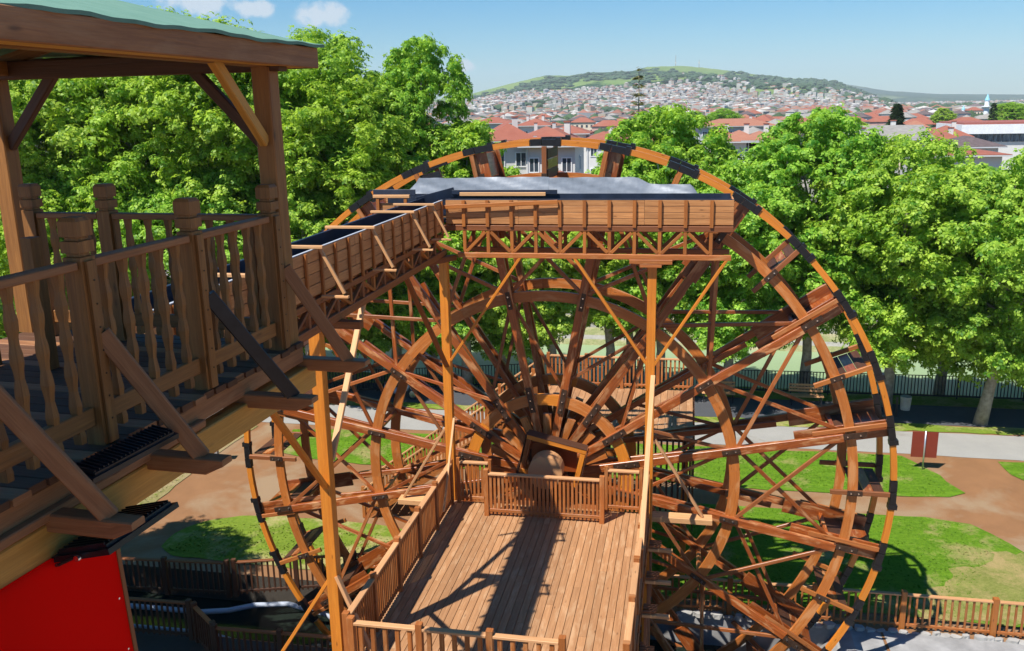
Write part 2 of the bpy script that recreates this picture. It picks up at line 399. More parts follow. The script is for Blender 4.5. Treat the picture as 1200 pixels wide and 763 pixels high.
def tube(pts, radii, n=8):
    V = []; F = []
    prev = None
    for i, p in enumerate(pts):
        p = Vector(p); d = (Vector(pts[min(i + 1, len(pts) - 1)]) - Vector(pts[max(i - 1, 0)])).normalized()
        u = Vector((0, 0, 1)) if abs(d.z) < .9 else Vector((1, 0, 0))
        if prev is not None: u = prev
        a = d.cross(u).normalized(); b2 = a.cross(d).normalized(); prev = b2
        for k in range(n): V.append(p + (a * math.cos(2 * pi * k / n) + b2 * math.sin(2 * pi * k / n)) * radii[i])
    for i in range(len(pts) - 1):
        for k in range(n): F.append((i * n + k, i * n + (k + 1) % n, (i + 1) * n + (k + 1) % n, (i + 1) * n + k))
    F.append(tuple(range(n - 1, -1, -1))); F.append(tuple((len(pts) - 1) * n + k for k in range(n)))
    return V, F

# ------------------------------------------------------------------ ground, paths, water (setting)
def sheet(name, poly, z, mat, sub=0, jitter=0):
    pts = [Vector((x, y)) for x, y in poly]
    if sub:
        q = []
        for i, p in enumerate(pts):
            nx = pts[(i + 1) % len(pts)]; kk = max(1, int((nx - p).length / sub))
            for j in range(kk):
                t = p.lerp(nx, j / kk); q.append(t + Vector((random.uniform(-jitter, jitter), random.uniform(-jitter, jitter))))
        pts = q
    me = mesh(name, [(p.x, p.y, z) for p in pts], [tuple(range(len(pts)))], [mat])
    import bmesh
    bm = bmesh.new(); bm.from_mesh(me); bmesh.ops.triangulate(bm, faces=bm.faces[:])
    for f_ in bm.faces:
        if f_.normal.z < 0: f_.normal_flip()
    bm.to_mesh(me); bm.free()
    return tag(put(name, me, None), kind='structure')
PX0, PX1, PY0, PY1 = -24.0, 5.2, 18.95, 22.05          # wheel pit and pool
gm = MB()
def gq(x0, x1, y0, y1, m='dirt', z=0): gm.add([(x0, y0, z), (x1, y0, z), (x1, y1, z), (x0, y1, z)], [(0, 1, 2, 3)], m)
gq(-80, 80, -40, PY0); gq(-80, PX0, PY0, PY1); gq(PX1, 80, PY0, PY1); gq(-80, 80, PY1, 42.7)
tag(gm.build('park_ground'), kind='structure')
# curved concrete channel under the wheel
R0 = 8.75; CX, CZ = -3.22, CAMZ - 8.75
ch = MB(); xs = np.linspace(-11.0, PX1, 44); prev = None
def chz(x):
    d = R0 ** 2 - (x - CX) ** 2
    return min(0 if x > -2 else -2.0, CZ - math.sqrt(d)) if d > 0 else (0 if x > -2 else -2.0)
for i in range(len(xs) - 1):
    a, b2 = xs[i], xs[i + 1]; za, zb = chz(a) - .02, chz(b2) - .02
    ch.add([(a, PY0, za), (b2, PY0, zb), (b2, PY1, zb), (a, PY1, za)], [(0, 1, 2, 3)], 'concrete' if a > -2 else 'mud_and_shade')
ch.add([(PX0, PY0, -2), (-11, PY0, -2), (-11, PY1, -2), (PX0, PY1, -2)], [(0, 1, 2, 3)], 'mud_and_shade')
for yy in (PY0, PY1): ch.add([(PX0, yy, -5), (-1, yy, -5), (-1, yy, 0), (PX0, yy, 0)], [(0, 1, 2, 3)], 'mud_and_shade'); ch.add([(-1, yy, -5), (PX1, yy, -5), (PX1, yy, 0), (-1, yy, 0)], [(0, 1, 2, 3)], 'concrete')
ch.add([(PX0, PY0, -5), (PX0, PY1, -5), (PX0, PY1, 0), (PX0, PY0, 0)], [(0, 1, 2, 3)], 'concrete')
tag(ch.build('concrete_channel'), kind='structure')
sheet('pool_water', [(PX0, PY0 + .003), (1.2, PY0 + .003), (1.2, PY1 - .003), (PX0, PY1 - .003)], -.9, 'pool_water')
# concrete apron right of the pit (slightly rough edge)
sheet('concrete_apron', [(4.3, 16), (16, 16), (16, 22.0), (12, 22.1), (8, 21.98), (PX1 + .05, 22.0), (PX1 + .05, 18.9), (4.3, 18.9)], .02, 'concrete', .5, .03)
sheet('shade_toned_ground', [(-24, 6), (4.2, 6), (4.2, 18.9), (-24, 18.9)], .006, 'mud_and_shade')  # dark sheet that puts the shade on the near ground into its colour
# rough stones along the edge of the apron and pit
q = MB(); gs = random.Random(4)
for k in range(70):
    x = -1 + k * .26 + gs.uniform(-.05, .05); r_ = gs.uniform(.09, .17)
    V_ = [(x + math.cos(a) * r_ * gs.uniform(.8, 1.3), 22.02 + math.sin(a) * r_ * .7 + gs.uniform(-.03, .03), -.03 + z) for z in (0, gs.uniform(.06, .14)) for a in [i * pi / 3 for i in range(6)]]
    q.add(V_, [(i, (i + 1) % 6, 6 + (i + 1) % 6, 6 + i) for i in range(6)] + [(6, 7, 8, 9, 10, 11)], 'stone_grey')
tag(q.build('edging_stones'), 'rough grey edging stones below the rail fence at the right', 'stones', None, 'stuff')
# lawns
L = .05
sheet('lawn_right_far', [(-12.3, 30.7), (-5, 30.9), (3, 30.55), (7, 30.7), (9.2, 30.85), (9.75, 31.3), (9.3, 32.8), (8.4, 34.6), (-14.5, 34.2), (-16.6, 34.0), (-16.4, 31.6), (-14.6, 30.9)], .024, 'lawn_green', .5, L)
sheet('lawn_right_near', [(-2, 22.85), (4.5, 22.85), (10.2, 22.7), (10.9, 24), (10.7, 26), (10.1, 27.6), (9.3, 28.8), (8, 29.15), (5.6, 29.05), (-2, 29.0), (-3, 27)], .024, 'lawn_green', .5, L)
sheet('lawn_dry_patch', [(6.9, 24.3), (7.6, 24.9), (7.9, 25.7), (8.8, 26.0), (9.4, 26.9), (10.3, 26.9), (10.85, 25.8), (10.85, 24.2), (10.2, 22.8), (6.4, 22.8), (6.3, 23.4)], .032, 'lawn_straw', .25, .14)
sheet('lawn_right_edge', [(11.8, 34.5), (11.9, 33.2), (12.7, 31.9), (14.5, 31.2), (30, 31), (30, 34.6)], .024, 'lawn_green', .5, L)
sheet('lawn_left_near', [(-16.3, 23.3), (-16.35, 24.2), (-15.9, 25.1), (-14.8, 25.7), (-13.2, 25.9), (-10.5, 25.85), (-7.5, 25.4), (-6, 24), (-6.5, 22.7), (-11, 22.6), (-15.6, 22.75)], .024, 'lawn_mixed', .4, L)
sheet('lawn_left_edge', [(-18.25, 23.4), (-18.5, 29.6), (-18.4, 34.2), (-45, 34.4), (-45, 22), (-18.3, 22)], .024, 'lawn_dry', .6, L)
sheet('lawn_strip', [(-40, 37.6), (3, 37.35), (9, 37.5), (30, 37.8), (30, 38.6), (9, 38.35), (3, 38.1), (-40, 38.2)], .024, 'lawn_mixed', .5, .12)
sheet('river_verge', [(-45, 40.95), (-18, 40.95), (30, 41.1), (45, 41.1), (45, 42.7), (-45, 42.7)], .024, 'lawn_mixed', .6, .08)
sheet('park_path', [(-45, 34.5), (8, 34.85), (12.5, 34.75), (30, 34.8), (30, 37.7), (9, 37.4), (3, 37.3), (-45, 37.5)], .012, 'pale_path', .6, .03)
sheet('riverside_road', [(-45, 38.25), (3, 38.15), (9, 38.4), (30, 38.6), (30, 41.05), (-18, 40.9), (-45, 40.9)], .012, 'asphalt', .6, .02)
# river
sheet('river_water', [(-300, 42.9), (300, 42.9), (300, 55.5), (-300, 55.5)], -1.3, 'river_water')
bk = MB()
bk.add([(-80, 42.7, 0), (80, 42.7, 0), (80, 43.2, -1.6), (-80, 43.2, -1.6)], [(3, 2, 1, 0)], 'stone_grey')
ys = [54.2, 54.9, 55.0, 56.0, 56.05, 57.3, 57.35, 59]; zs = [-1.6, -1.0, -.75, -.5, -.2, 0, .25, .4]
for i in range(7):
    bk.add([(-300, ys[i], zs[i]), (300, ys[i], zs[i]), (300, ys[i + 1], zs[i + 1]), (-300, ys[i + 1], zs[i + 1])], [(0, 1, 2, 3)], 'bank_green' if i % 2 == 0 else 'stone_grey')
tag(bk.build('river_bank'), kind='structure')
gm = MB()
gm.add([(-300, 59, .4), (300, 59, .4), (1500, 400, .0), (-1500, 400, .0)], [(0, 1, 2, 3)], 'town_ground')
gm.add([(-1500, 400, .0), (1500, 400, .0), (9400, 10000, -2), (-9400, 10000, -2)], [(0, 1, 2, 3)], 'town_ground')
gm.add([(-9000, 59, .4), (-300, 59, .4), (-1500, 400, 0), (-9400, 10000, -2)], [(0, 1, 2, 3)], 'town_ground')
gm.add([(9000, 59, .4), (9400, 10000, -2), (1500, 400, 0), (300, 59, .4)], [(0, 1, 2, 3)], 'town_ground')
gm.add([(-9000, 59, .3), (-9000, -9000, -3), (9000, -9000, -3), (9000, 59, .3), (300, 59, -3), (-300, 59, -3)], [(0, 1, 2, 3, 4, 5)], 'town_ground')
tag(gm.build('town_ground'), kind='structure')
# grass tufts
def tufts(name, polys, n_, label, mat, hh):
    V = np.zeros((n_ * 3, 3)); k = 0
    def inside(p, poly):
        c = False; j = len(poly) - 1
        for i in range(len(poly)):
            if ((poly[i][1] > p[1]) != (poly[j][1] > p[1])) and p[0] < (poly[j][0] - poly[i][0]) * (p[1] - poly[i][1]) / (poly[j][1] - poly[i][1]) + poly[i][0]: c = not c
            j = i
        return c
    while k < n_:
        poly = random.choice(polys); xs_ = [p[0] for p in poly]; ys_ = [p[1] for p in poly]
        p = (random.uniform(min(xs_), max(xs_)), random.uniform(min(ys_), max(ys_)))
        if not inside(p, poly): continue
        a = random.random() * 2 * pi; r = .035; h = hh * random.uniform(.5, 1.3); l = random.uniform(-.05, .05); l2 = random.uniform(-.05, .05)
        V[k * 3] = (p[0] - r * math.cos(a), p[1] - r * math.sin(a), .02); V[k * 3 + 1] = (p[0] + r * math.cos(a), p[1] + r * math.sin(a), .02); V[k * 3 + 2] = (p[0] + l, p[1] + l2, .02 + h); k += 1
    me = mesh(name, V, [(i * 3, i * 3 + 1, i * 3 + 2) for i in range(n_)], [mat])
    tag(put(name, me, None), label, 'grass', None, 'stuff')
tufts('grass', [[(-12, 30.9), (9.3, 31), (8.3, 34.5), (-16, 34)], [(-2, 22.4), (7, 22.4), (9.3, 26.6), (9.2, 28.8), (-2, 28.9)]], 9000, 'bright green tufts of grass on the lawns behind the wheel', 'lawn_green', .04)
tufts('grass', [[(-16, 23), (-15.5, 25.2), (-7.5, 25.2), (-6.6, 22.8)], [(-24, 24), (-18.6, 24), (-18.6, 34), (-24, 34)]], 5000, 'yellowish tufts of grass on the lawns left of the wheel', 'lawn_mixed', .04)

# ------------------------------------------------------------------ fences
def fence(label, p0, p1, z0, h=1.05, posts=(0, 1), pitch=.1, mat='rail_wood', cap='rail_cap_wood', group=None, z1=None, pw=.11, bal=(.035, .045), name='wooden_fence', posttop=.1, cat='fence', stub=.05, postmat=None, rt=.045, rw=.11):
    z1 = z0 if z1 is None else z1
    a = Vector((p0[0], p0[1], z0)); b = Vector((p1[0], p1[1], z1)); L = (b - a).length; Lh = (Vector(p1) - Vector(p0)).length
    t = thing(name, label, cat, a, group); sl_ = (z1 - z0) / Lh
    postmat = postmat or mat
    for f_ in posts:
        p = a.lerp(b, f_)
        beam('post', t, p + Vector((0, 0, -.02)), p + Vector((0, 0, h + posttop)), pw, pw, postmat, up=(b - a).normalized())
    ps = sorted(posts)
    up = Vector((0, 0, 1)); d = (b - a).normalized(); g = pw / 2 + .002
    for i in range(len(ps) - 1):
        s_, e_ = a.lerp(b, ps[i]) + d * g, a.lerp(b, ps[i + 1]) - d * g
        beam('top_rail', t, s_ + up * h, e_ + up * h, rw, rt, cap)
        beam('bottom_rail', t, s_ + up * .14, e_ + up * .14, .05, .075, mat)
        seg = (e_ - s_).length; nb = max(1, int(round(seg / pitch)))
        side = Vector((-d.y, d.x, 0)).normalized()
        for k in range(nb):
            q = s_.lerp(e_, (k + .5) / nb)
            qq = q + side * .0
            mb = beam_mesh(round(h - rt / 2 - stub - .0, 3), bal[0], bal[1], mat, .004)
            dh = Vector((d.x, d.y, 0)).normalized()
            beam('baluster', t, qq + up * stub, qq + up * (h - rt / 2 - .001), bal[0], bal[1] + .012, mat, up=dh)
    return t
DZ = 4.4                     # deck level
fence('wooden balustrade along the left edge of the near deck', (-5.27, 12.10), (-5.27, 18.62), DZ, 1.03, [0, .195, .403, .606, .803, 1], .098, group=None)
fence('long middle balustrade panel right in front of the wheel hub', (-4.32, 18.2), (-1.70, 18.2), DZ, 1.02, [0, 1], .094)
fence('short balustrade at the back left corner of the near deck, left of the hub panel', (-5.12, 18.78), (-4.36, 18.78), DZ, 1.02, [0, 1], .1, pw=.08)
fence('short balustrade at the back right corner of the near deck, right of the hub panel', (-1.66, 18.78), (-.88, 18.78), DZ, 1.02, [0, 1], .1, pw=.08)
fence('pale capped balustrade across the front of the near deck', (-5.15, 12.0), (-1.72, 12.0), DZ, 1.02, [0, .333, .667, 1], .2, bal=(.06, .06))
fence('wooden balustrade seen nearly edge on along the right edge of the near deck', (-.74, 12.0), (-.74, 18.66), DZ, 1.03, [0, .2, .4, .6, .8, 1], .098)

# ------------------------------------------------------------------ near deck
def deck(label, x0, x1, y0, y1, z, pitch, joists, name='viewing_deck', skirt=None):
    t = thing(name, label, 'deck', ((x0 + x1) / 2, (y0 + y1) / 2, 0))
    n_ = int(round((x1 - x0) / pitch)); pw = (x1 - x0) / n_
    cuts = 3
    for i in range(n_):
        x = x0 + (i + .5) * pw
        c = sorted([y0 + (y1 - y0) * ((i * .37 + k * .5) % 1.0) * .9 + .3 for k in range(1)])
        ys_ = [y0] + [q for q in c if y0 + .5 < q < y1 - .5] + [y1]
        for k in range(len(ys_) - 1):
            beam('plank', t, (x, ys_[k] + .002, z - .016), (x, ys_[k + 1] - .002, z - .016 + random.uniform(-.001, .001)), pw - .009, .03, 'deck_wood')
    for y in joists:
        beam('joist', t, (x0 - .02, y, z - .13), (x1 + .02, y, z - .13), .07, .18, 'brown_wood')
    for x in (x0 + .05, (x0 + x1) / 2, x1 - .05):
        beam('bearer', t, (x, y0 + .05, z - .33), (x, y1 - .05, z - .33), .12, .2, 'brown_wood')
    return t
dk = deck('near plank deck with lengthwise boards in front of the wheel hub', -5.3, -.68, 11.9, 18.85, DZ, .143, [12.0 + .6 * k for k in range(12)])
for x in (-5.0, -.95):
    for y in (12.4, 15.5, 18.5): beam('support_post', dk, (x, y, 0), (x, y, DZ - .44), .18, .18, 'orange_wood', up=(0, 1, 0))
# bundled joist ends that stick out on both sides, with a pale butt
for y in (13.9, 15.28, 16.54, 17.91):
    for k in range(4): beam('joist_end', dk, (-.65, y - .02 + .004 * k, DZ - .32 + .0 * k), (-.40 + .05 * 0, y, DZ - .32), .05, .05, 'brown_wood') if k == 0 else beam('joist_end', dk, (-.64, y + .07 * k, DZ - .32), (-.38, y + .07 * k, DZ - .32), .05, .06, 'brown_wood')
    beam('outrigger', dk, (-.66, y + .03, DZ - .42), (-.14, y + .03, DZ - .42), .09, .07, 'pale_wood')
for y in (14.2, 15.4): beam('outrigger', dk, (-5.32, y, DZ - .25), (-5.95, y, DZ - .25), .12, .12, 'pale_wood')
for sgn, x in ((1, -.62), (-1, -5.36)):
    y = 19.08
    beam('outrigger', dk, (x, y, DZ - .18), (x + sgn * 1.34, y, DZ - .18), .30, .13, 'pale_wood')
    for k in range(5): beam('brace', dk, (x, 13.2 + k * 1.2, DZ - .45), (x, 14.3 + k * 1.2, DZ - 2.2), .05, .09, 'brown_wood')
    for k in range(4): beam('brace', dk, (x + sgn * .02, 14.4 + k * 1.2, DZ - .45), (x + sgn * .02, 13.2 + k * 1.2, 1.2), .05, .09, 'brown_wood')
for y in (12.4, 15.5, 18.5):
    beam('brace', dk, (-5.0, y + .1, .4), (-.95, y + .1, DZ - .6), .05, .12, 'brown_wood')
    beam('brace', dk, (-.95, y - .1, .4), (-5.0, y - .1, DZ - .6), .05, .12, 'brown_wood')

# ------------------------------------------------------------------ far deck with stairs
fd = deck('far plank deck behind the wheel with open stairs on its left', -4.5, .3, 23.7, 28.15, DZ, .2, [24 + .8 * k for k in range(6)])
for x in (-4.3, .1):
    for y in (24.0, 27.9): beam('support_post', fd, (x, y, 0), (x, y, DZ - .44), .18, .18, 'orange_wood', up=(0, 1, 0))
for k in range(30): beam('skirt_slat', fd, (-4.4 + k * .16, 23.66, 2.2), (-4.4 + k * .16, 23.66, DZ - .05), .06, .03, 'dark_wood', up=(0, 1, 0))
for k in range(26): beam('skirt_slat', fd, (.34, 23.8 + k * .165, 1.6), (.34, 23.8 + k * .165, DZ - .05), .03, .07, 'dark_wood', up=(0, 1, 0))
fence('balustrade on the back edge of the far deck, against the river trees', (-4.42, 28.05), (.25, 28.05), DZ, 1.05, [0, .27, .52, .77, 1], .13)
fence('short balustrade on the left edge of the far deck beside the stair head', (-4.45, 23.8), (-4.45, 26.0), DZ, 1.05, [0, 1], .13)
st = thing('staircase', 'open wooden staircase going down to the lawn from the far deck', 'stairs', (-7.5, 27.3, 0))
ns = 22
for k in range(ns):
    f_ = (k + .5) / ns; x = -4.6 - 5.9 * f_; z = DZ - DZ * f_
    put('tread', beam_mesh(1.5, .30, .04, 'deck_wood'), st, frame_mw((x, 26.35, z), (x, 27.85, z)))
for y in (26.3, 27.9): beam('stringer', st, (-4.55, y, DZ - .12), (-10.5, y, .02), .06, .3, 'rail_wood')
for y, lb in ((26.25, 'sloping balustrade on the near side of the staircase'), (27.95, 'sloping balustrade on the far side of the staircase')):
    fence(lb, (-4.6, y), (-10.5, y), DZ, 1.0, [0, .25, .5, .75, 1], .15, z1=0.05)

# ------------------------------------------------------------------ flume
fl = thing('wooden_flume', 'raised wooden water flume with black lining that turns a corner above the deck', 'flume', (-3, 17, 0))
TOP, BOT, CH = CAMZ - 1.90, CAMZ - 2.56, CAMZ - 3.0
xr, xl = -5.23, -5.86                       # left run: right and left faces
YN, YB = 4.6, 18.7
rows = 4; rh = (TOP - BOT) / rows
def boards(x, ya, yb, out):
    y = ya; k = 0
    while y < yb - .05:
        l = min(2.3 + .4 * ((k * 7) % 3 - 1), yb - y)
        for r in range(rows):
            o = .004 * ((r + k) % 2)
            beam('side_board', fl, (x + out * o, y + .003, BOT + (r + .5) * rh), (x + out * o, y + l - .003, BOT + (r + .5) * rh), .03, rh - .008, 'flume_wood')
        y += l; k += 1
boards(xr - .02, YN, YB, 1); boards(xl + .02, YN, YB, -1)
beam('lining', fl, (-5.545, YN, BOT + .02), (-5.545, YB + .1, BOT + .02), .56, .03, 'dark_rubber')
beam('lining', fl, (xr - .045, YN, TOP - .30), (xr - .045, YB, TOP - .30), .012, .62, 'dark_rubber')
beam('lining', fl, (xl + .045, YN, TOP - .30), (xl + .045, YB + .8, TOP - .30), .012, .62, 'dark_rubber')
beam('water', fl, (-5.545, YN, BOT + .22), (-5.545, YB + .6, BOT + .22), .52, .01, 'pool_water')
beam('lining_edge', fl, (xr - .02, YN, TOP + .006), (xr - .02, YB, TOP + .006), .035, .012, 'edge_rubber')
beam('lining_edge', fl, (xl + .02, YN, TOP + .006), (xl + .02, YB, TOP + .006), .035, .012, 'dark_rubber')
y = YN + .3; k = 0
while y < YB - .1:
    for x, sg in ((xr + .022, 1), (xl - .022, -1)):
        beam('stud', fl, (x, y, BOT - .06), (x, y, TOP - .01), .04, .055, 'stud_wood', up=(0, 1, 0))
    y += .545; k += 1
for j, y in enumerate((5.2, 7.4, 9.6, 11.80, 13.98, 16.19, 17.55)):
    o = .004 * (j % 2)
    beam('cross_bar', fl, (xl - .1, y, TOP + .035 + o), (xr + .14, y, TOP + .035 + o), .07, .045, 'pale_wood')
    if j < 6 or True:
        beam('bracket_brace', fl, (xr + .07, y + .05, TOP + .005), (xr + .40, y + .05, BOT + .02), .045, .045, 'pale_wood', up=(0, 1, 0))
        beam('bracket_foot', fl, (xr + .05, y + .05, BOT - .03), (xr + .46, y + .05, BOT - .03), .06, .035, 'pale_wood')
        beam('bracket_brace', fl, (xl - .07, y + .05, TOP), (xl - .40, y + .05, BOT + .02), .045, .045, 'stud_wood', up=(0, 1, 0))
# floor bearers and side trusses of the left run
for x in (xr - .05, xl + .30):
    beam('top_chord', fl, (x, YN, BOT - .11), (x, YB, BOT - .11), .08, .1, 'brown_wood')
    beam('bottom_chord', fl, (x, YN, CH - .06), (x, YB + .2, CH - .06), .09, .13, 'brown_wood')
    y = YN + .4; i = 0
    while y < YB - .2:
        beam('truss_post', fl, (x, y, CH), (x, y, BOT - .17), .06, .07, 'stud_wood' if i % 2 else 'brown_wood', up=(0, 1, 0))
        if y + .54 < YB:
            if i % 2: beam('truss_diagonal', fl, (x + .004, y + .03, CH + .02), (x + .004, y + .51, BOT - .18), .055, .07, 'brown_wood', up=(1, 0, 0))
            else: beam('truss_diagonal', fl, (x - .004, y + .03, BOT - .18), (x - .004, y + .51, CH + .02), .055, .07, 'stud_wood', up=(1, 0, 0))
        y += .545; i += 1
y = YN + .5
while y < YB:
    beam('cross_joist', fl, (xl - .02, y, BOT - .035), (xr + .02, y, BOT - .035), .06, .05, 'brown_wood'); y += 1.09
    if y < YB: beam('sway_brace', fl, (xl + .1, y, BOT - .2), (xr - .1, y + .02, CH), .05, .05, 'brown_wood')
# right run across the wheel: front face y = 18.8
RX0, RX1, YF, YK = -5.2, .92, 18.80, 19.66
RB = CAMZ - 2.42
rr_ = (TOP - RB) / 4
for yy, o in ((YF + .02, -1), (YK, 1)):
    x = RX0 + (.0 if o < 0 else -1.65); k = 0
    while x < RX1 - .05:
        l = min(1.61 + .54 * ((k * 5) % 3), RX1 - x)
        for r in range(4):
            beam('side_board', fl, (x + .003, yy + o * .004 * ((r + k) % 2), RB + (r + .5) * rr_), (x + l - .003, yy + o * .004 * ((r + k) % 2), RB + (r + .5) * rr_), .03, rr_ - .008, 'flume_wood')
        x += l; k += 1
for r in range(4):
    beam('end_board', fl, (RX1 - .012, YF + .04, RB + (r + .5) * rr_), (RX1 - .012, YK - .02, RB + (r + .5) * rr_), .03, rr_ - .008, 'flume_wood')
beam('lining', fl, (RX0 - 1.6, 19.24, RB + .03), (RX1 - .04, 19.24, RB + .03), .8, .03, 'dark_rubber')
beam('lining', fl, (RX0 + .0, YF + .045, TOP - .2), (RX1 - .04, YF + .045, TOP - .2), .012, .44, 'dark_rubber')
beam('lining', fl, (RX0 - 1.6, YK - .03, TOP - .18), (RX1 - .04, YK - .03, TOP - .18), .012, .48, 'dark_rubber')
beam('lining_edge', fl, (RX0, YF + .02, TOP + .006), (RX1, YF + .02, TOP + .006), .035, .012, 'dark_rubber')
sx = [-4.79 + .527 * k for k in range(-1, 11)]
for i, x in enumerate(sx):
    if x > RX1: continue
    beam('stud', fl, (x, YF - .03, RB - .05), (x, YF - .03, TOP - .005), .075, .05, 'stud_wood', up=(0, 1, 0))
beam('top_chord', fl, (RX0 - .1, YF + .03, RB - .085), (RX1, YF + .03, RB - .085), .1, .12, 'brown_wood')
beam('top_chord', fl, (RX0 - .1, YK - .05, RB - .085), (RX1, YK - .05, RB - .085), .1, .12, 'brown_wood')
CH2 = CAMZ - 3.10
for yy in (YF - .0, YK - .03):
    beam('bottom_chord', fl, (RX0 + .25, yy, CH2), (RX1 - .02, yy, CH2), .10, .11, 'rail_wood' if yy < 19 else 'brown_wood')
    for i, x in enumerate(sx):
        if x > RX1 or i == 0: continue
        m_ = 'stud_wood' if yy < 19 else 'brown_wood'
        beam('truss_post', fl, (x, yy + .012, CH2 + .056), (x, yy + .012, RB - .15), .075, .06, m_, up=(0, 1, 0))
        if i % 2 == 1:
            for s_ in (-1, 1):
                x2 = x + s_ * .5
                if RX0 < x2 < RX1: beam('truss_diagonal', fl, (x + s_ * .04, yy, CH2 + .08), (x2 - s_ * .03, yy, RB - .17), .05, .07, m_, up=(0, 0, 1))
for x in sx[::2]:
    beam('cross_joist', fl, (x + .02, YF + .09, RB - .06), (x + .02, YK - .11, RB - .06), .06, .06, 'brown_wood')
# corner pieces: long loose board, inner box, left end box
beam('loose_board', fl, (-5.55, 18.70, CAMZ - 2.06), (-2.72, 18.70, CAMZ - 1.93), .04, .085, 'stud_wood')
beam('inner_board', fl, (-5.05, 19.50, CAMZ - 1.84), (-3.1, 19.50, CAMZ - 1.84), .05, .08, 'pale_wood')
beam('lining', fl, (-5.25, 19.57, CAMZ - 1.80), (-2.85, 19.57, CAMZ - 1.80), .04, .10, 'dark_rubber')
for x in (-6.85, -6.2): beam('stud', fl, (x, 19.1, RB - .02), (x, 19.1, CAMZ - 1.88), .075, .06, 'stud_wood', up=(0, 1, 0))
for r in range(3): beam('side_board', fl, (-6.9, 19.16, RB + .07 + .14 * r), (-5.9, 19.16, RB + .07 + .14 * r), .03, .13, 'flume_wood')
beam('inner_board', fl, (-6.95, 19.10, CAMZ - 1.85), (-6.1, 19.10, CAMZ - 1.85), .09, .07, 'pale_wood')
beam('lining', fl, (-6.98, 19.2, CAMZ - 1.77), (-6.0, 19.2, CAMZ - 1.77), .05, .13, 'dark_rubber')
beam('lining', fl, (-5.95, 19.15, CAMZ - 1.98), (-5.2, 19.6, CAMZ - 1.8), .03, .22, 'dark_rubber')
# post heads
beam('head_block', fl, (-1.20, 18.8, CH2 - .10), (-.30, 18.8, CH2 - .10), .14, .10, 'rail_wood')
beam('head_block', fl, (-.98, 18.8, CH2 - .185), (-.52, 18.8, CH2 - .185), .14, .07, 'rail_wood')
beam('head_block', fl, (-5.5, 18.2, CH - .19), (-5.1, 19.0, CH - .19), .16, .12, 'brown_wood')
beam('head_block', fl, (-6.2, 12.62, CH - .19), (-4.9, 12.62, CH - .19), .16, .12, 'brown_wood')
for px_, py_, zt in ((-5.34, 18.98, CH - .26), (-.72, 18.96, CH2 - .225)):
    beam('support_post', fl, (px_, py_, 0), (px_, py_, zt), .19, .19, 'orange_wood', up=(0, 1, 0))
beam('support_post', fl, (-5.66, 12.62, 0), (-5.66, 12.62, CH - .26), .19, .19, 'orange_wood', up=(0, 1, 0))
Zp = lambda z: CAMZ + z
beam('knee_brace', fl, (-2.38, 18.80, Zp(-3.13)), (-.80, 18.92, Zp(-5.5)), .06, .10, 'orange_wood', up=(0, 1, 0))
beam('knee_brace', fl, (.82, 18.80, Zp(-3.13)), (-.64, 18.92, Zp(-5.5)), .06, .10, 'orange_wood', up=(0, 1, 0))
beam('knee_brace', fl, (-3.55, 18.80, Zp(-3.13)), (-5.24, 18.92, Zp(-5.56)), .06, .10, 'orange_wood', up=(0, 1, 0))
beam('knee_brace', fl, (-5.34, 16.2, Zp(-3.1)), (-5.34, 18.9, Zp(-5.7)), .10, .07, 'brown_wood')
beam('knee_brace', fl, (-.60, 18.98, Zp(-7.25)), (.50, 19.08, DZ - .1), .06, .10, 'rail_cap_wood', up=(0, 1, 0))
beam('knee_brace', fl, (-5.46, 18.98, Zp(-7.25)), (-6.58, 19.08, DZ - .1), .06, .10, 'rail_cap_wood', up=(0, 1, 0))
beam('knee_brace', fl, (-5.20, 18.86, Zp(-6.94)), (-5.20, 17.7, Zp(-8.75)), .05, .055, 'pale_wood')
beam('knee_brace', fl, (-.66, 18.88, Zp(-5.75)), (-.70, 15.4, Zp(-8.1)), .10, .07, 'pale_wood')
beam('knee_brace', fl, (-5.55, 14.6, Zp(-3.05)), (-5.60, 12.72, Zp(-5.5)), .10, .07, 'pale_wood')
beam('knee_brace', fl, (-5.62, 10.0, Zp(-3.05)), (-5.66, 12.54, Zp(-5.9)), .10, .07, 'orange_wood')
beam('knee_brace', fl, (-5.74, 12.62, Zp(-7.6)), (-7.5, 12.5, Zp(-10.3)), .06, .09, 'orange_wood', up=(0, 1, 0))
beam('knee_brace', fl, (-5.58, 12.55, Zp(-7.5)), (-4.85, 12.35, DZ - .05), .06, .10, 'rail_cap_wood', up=(0, 1, 0))
